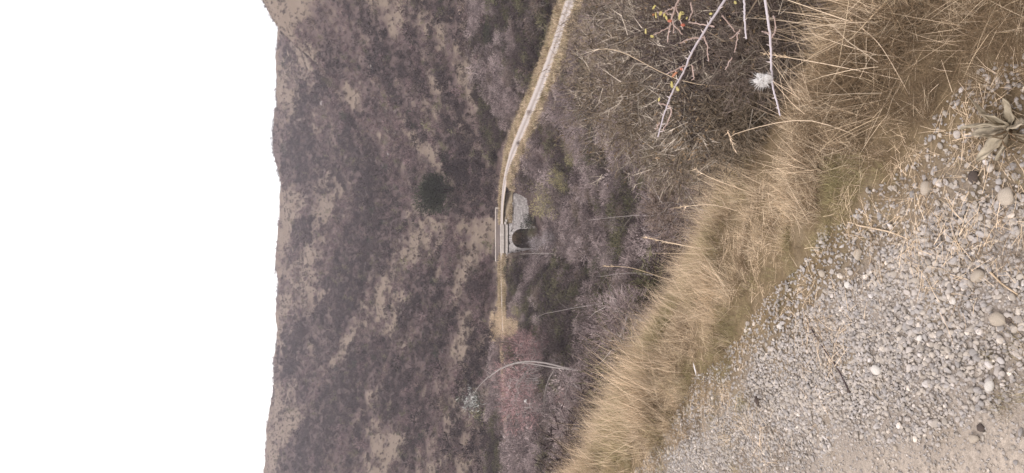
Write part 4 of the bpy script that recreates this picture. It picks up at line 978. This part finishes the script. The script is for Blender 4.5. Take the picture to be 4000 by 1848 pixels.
def cane(pts, r0, r1, label, twigs=(), leaves=(), hips=(), thorn_step=.028, mat=M_CANE, seed=0):
    w = np.array([at(*p) for p in pts]); o0 = w[0].copy(); pth = bez(w, 8*len(pts))
    rr = np.random.default_rng(seed); pth[1:-1] += rr.normal(size=pth[1:-1].shape)*.0005
    t = thing('rose_cane', label, 'rose cane', tuple(o0)); mb = MB(); mb.tube(pth-o0, r0, r1, 7, .6); obj('stem', mb.build('stem', [mat], True), t)
    th = MB()
    def thorns(path, rad, step, ln):
        L = 0
        for a, b_ in zip(path[:-1], path[1:]):
            L += np.linalg.norm(b_-a)
            while L > step:
                L -= step*rr.uniform(.7, 1.3); d_ = b_-a; d_ /= np.linalg.norm(d_); s = np.cross(d_, rvec(rr)); s /= np.linalg.norm(s); p = a+(b_-a)*rr.uniform()-o0
                th.tube([p+s*rad*.7, p+s*(rad+ln*.5)-d_*ln*.1, p+s*(rad+ln)-d_*ln*.35], rad*.55, .0002, 4, .7)
    thorns(pth, r0*.8, thorn_step, .0095)
    for tw in twigs:
        ww = np.array([at(*p) for p in tw]); tp_ = bez(ww, 10); tp_[1:-1] += rr.normal(size=tp_[1:-1].shape)*.0011
        mb = MB(); mb.tube(tp_-o0, r0*.62, r0*.36, 5, .7); obj('twig', mb.build('twig', [M_CANER], True), t); thorns(tp_, r0*.4, .011, .0045)
    obj('thorn', th.build('thorn', [M_THORN]), t)['kind'] = 'stuff'
    for (px, py, y, L, a, m_) in leaves:
        L *= .62
        p = at(px, py, y)-o0; o = obj('leaf', leaf('leaf', L, L*.26, .15, int(px), m_, 6, 4), t, p); o.rotation_euler = (rr.uniform(-.5, .5), a, rr.uniform(0, 6.28))
        at_ = o.data.attributes.new('tone', 'FLOAT', 'POINT'); at_.data.foreach_set('value', np.full(len(o.data.vertices), .5, np.float32))
    for (px, py, y, s) in hips:
        bm = bmesh.new(); bmesh.ops.create_uvsphere(bm, u_segments=10, v_segments=7, radius=s)
        for v in bm.verts: v.co.z *= 1.5; v.co.x *= 1-.25*max(0, v.co.z/s-.6)
        me = bpy.data.meshes.new('rose_hip'); bm.to_mesh(me); bm.free(); me.materials.append(M_HIP)
        a_ = me.attributes.new('tone', 'FLOAT', 'POINT'); a_.data.foreach_set('value', np.full(len(me.vertices), .5, np.float32)); me.polygons.foreach_set('use_smooth', np.full(len(me.polygons), True))
        obj('rose_hip', me, t, at(px, py, y)-o0)
    return t
D = 1.9
cane([(2880,-120,D),(2830,0,D),(2772,90,D),(2705,200,D),(2668,285,D),(2630,352,D),(2598,435,D),(2570,535,D)], .0036, .0018, 'longest grey-violet thorny cane slanting down across the bramble',
     twigs=[[(2790,105,D),(2740,95,D+.02),(2690,88,D+.03)],[(2755,148,D),(2700,150,D),(2655,168,D)],[(2690,250,D),(2650,268,D),(2612,285,D),(2606,290,D)],[(2750,140,D),(2765,190,D-.02),(2768,240,D)],[(2700,255,D),(2712,300,D),(2705,310,D)],[(2605,410,D),(2622,430,D),(2612,470,D),(2590,510,D)],[(2605,410,D),(2580,405,D),(2572,398,D)],[(2576,480,D),(2560,505,D)]],
     leaves=[(2622,318,D,.030,.2,M_YLEAF),(2640,340,D,.030,.3,M_YLEAF),(2624,300,D,.028,.8,M_RLEAF),(2572,396,D,.016,.2,M_YLEAF),(2770,55,D,.018,.5,M_YLEAF)], hips=[(2663,270,D,.0035)], seed=1)
cane([(2905,-100,D+.1),(2908,20,D+.1),(2910,90,D+.1),(2915,152,D+.1)], .0034, .0022, 'short thorny cane hanging between the longest cane and the woolly one',
     twigs=[[(2820,60,D+.1),(2850,95,D+.1),(2872,125,D+.1)],[(2880,125,D+.15),(2878,170,D+.15),(2868,205,D+.15)],[(2860,225,D+.15),(2845,250,D+.15),(2832,272,D+.15)],[(2890,115,D+.1),(2872,140,D+.1),(2850,150,D+.1)]], leaves=[(2868,5,D+.1,.024,.2,M_YLEAF)], seed=2)
cw = cane([(2985,-120,D-.05),(2990,0,D-.05),(3002,90,D-.05),(3010,170,D-.05),(3013,260,D-.05),(3020,345,D-.05),(3035,400,D-.05),(3048,452,D-.05)], .0038, .002, 'thorny cane with a tuft of white wool caught on it',
     twigs=[[(3012,150,D-.05),(3025,130,D-.05),(3030,90,D-.05),(3020,60,D-.05)],[(3005,130,D-.05),(2985,125,D-.05),(2975,123,D-.05)]], seed=3)
cane([(2700,-100,D+.05),(2650,0,D+.05),(2628,60,D+.05),(2615,110,D+.05),(2608,165,D+.05)], .0032, .0018, 'short reddish rose twig with yellow leaves at the right edge',
     twigs=[[(2630,55,D+.05),(2600,50,D+.05),(2565,48,D+.05)],[(2620,105,D+.05),(2590,118,D+.05),(2545,142,D+.05)],[(2640,20,D+.05),(2655,70,D+.05),(2668,115,D+.05)],[(2625,70,D+.05),(2632,100,D+.05),(2630,130,D+.05)],[(2700,10,D+.1),(2702,45,D+.1),(2690,80,D+.1)],[(2640,30,D),(2610,38,D),(2580,60,D)],[(2633,100,D),(2650,118,D),(2668,135,D)]],
     leaves=[(2560,50,D,.026,.1,M_YLEAF),(2548,35,D,.024,.4,M_YLEAF),(2575,58,D,.028,.2,M_YLEAF),(2596,50,D,.026,.3,M_YLEAF),(2548,60,D,.018,.9,M_RLEAF),(2660,45,D,.036,.1,M_YLEAF),(2670,52,D,.030,.1,M_YLEAF),(2522,132,D,.024,.2,M_YLEAF),(2540,140,D,.02,.6,M_YLEAF),(2600,62,D,.02,.6,M_YLEAF),(2680,75,D,.016,.6,M_YLEAF)],
     hips=[(2616,82,D,.004),(2668,98,D,.004)], thorn_step=.014, mat=M_CANER, seed=4)
# wool
p = at(2980, 315, D-.06); bm = bmesh.new(); bmesh.ops.create_icosphere(bm, subdivisions=4, radius=.017)
for v in bm.verts:
    c = np.array(v.co)/.017
    e = float(fbm(np.array([c[0]*2.2+4]), np.array([c[1]*2.2+c[2]*1.7]), 202, 4)[0]); v.co = Vector(c*.017*(.25+1.25*e))
    v.co.z *= 1.5; v.co.x *= 1.1
me = bpy.data.meshes.new('wool_tuft'); bm.to_mesh(me); bm.free()
M_WOOL, nt, b = new_mat('raw_wool', .95, .05); n_ = noise(nt, 220, 6, .8); nt.links.new(ramp(nt, n_, [(.2, (.74, .69, .67)), (.45, (.88, .84, .82))]), b.inputs['Base Color']); bump(nt, b, n_, 1, .004)
me.materials.append(M_WOOL)
wt = obj('wool_tuft', me, loc=tuple(p), label='ragged tuft of white wool snagged on a thorny cane', category='wool')
r = np.random.default_rng(9); n = 160; d_ = r.normal(size=(n, 3)); d_ /= np.linalg.norm(d_, axis=1)[:, None]
fz = twig_tris('wool_fibres', d_*np.array([.012, .012, .019]), d_, r.uniform(.006, .022, n), np.full(n, .0016), [M_WOOL], r.uniform(size=n)); obj('wool_fibres', fz, wt)
p = at(2057, 1573, 40)
mb = MB(); mb.poly([(0, 0, 0), (.09, .02, .02), (.10, .0, .16), (.02, .05, .12)], 1); mb.poly([(.09, .02, .02), (.16, .06, -.05), (.17, .03, .06), (.10, 0, .16)], 1)
mb.poly([(0, .01, .0), (.02, .06, .12), (.10, .01, .16), (.09, .03, .02)], 1)
obj('white_scrap', mb.build('white_scrap', [M_WHITE]), loc=tuple(p), label='small white scrap caught in the twigs below the arching tree', category='litter')

# ================================================================== AIR
hz = MB(); x0, x1, y0, y1, z0, z1 = -880, 880, -30, 960, -130, 175
vs = [(x, y, z) for z in (z0, z1) for (x, y) in ((x0, y0), (x1, y0), (x1, y1), (x0, y1))]
me = mesh_of('haze', vs, [(3, 2, 1, 0), (4, 5, 6, 7), (0, 1, 5, 4), (1, 2, 6, 5), (2, 3, 7, 6), (3, 0, 4, 7)])
hm_ = bpy.data.materials.new('haze'); hm_.use_nodes = True; hn = hm_.node_tree; hn.nodes.clear()
pv = hn.nodes.new('ShaderNodeVolumePrincipled'); pv.inputs['Color'].default_value = (.97, .90, .98, 1); pv.inputs['Density'].default_value = .00050; pv.inputs['Anisotropy'].default_value = .2
ho = hn.nodes.new('ShaderNodeOutputMaterial'); hn.links.new(pv.outputs[0], ho.inputs['Volume']); me.materials.append(hm_)
obj('haze', me, kind='stuff')
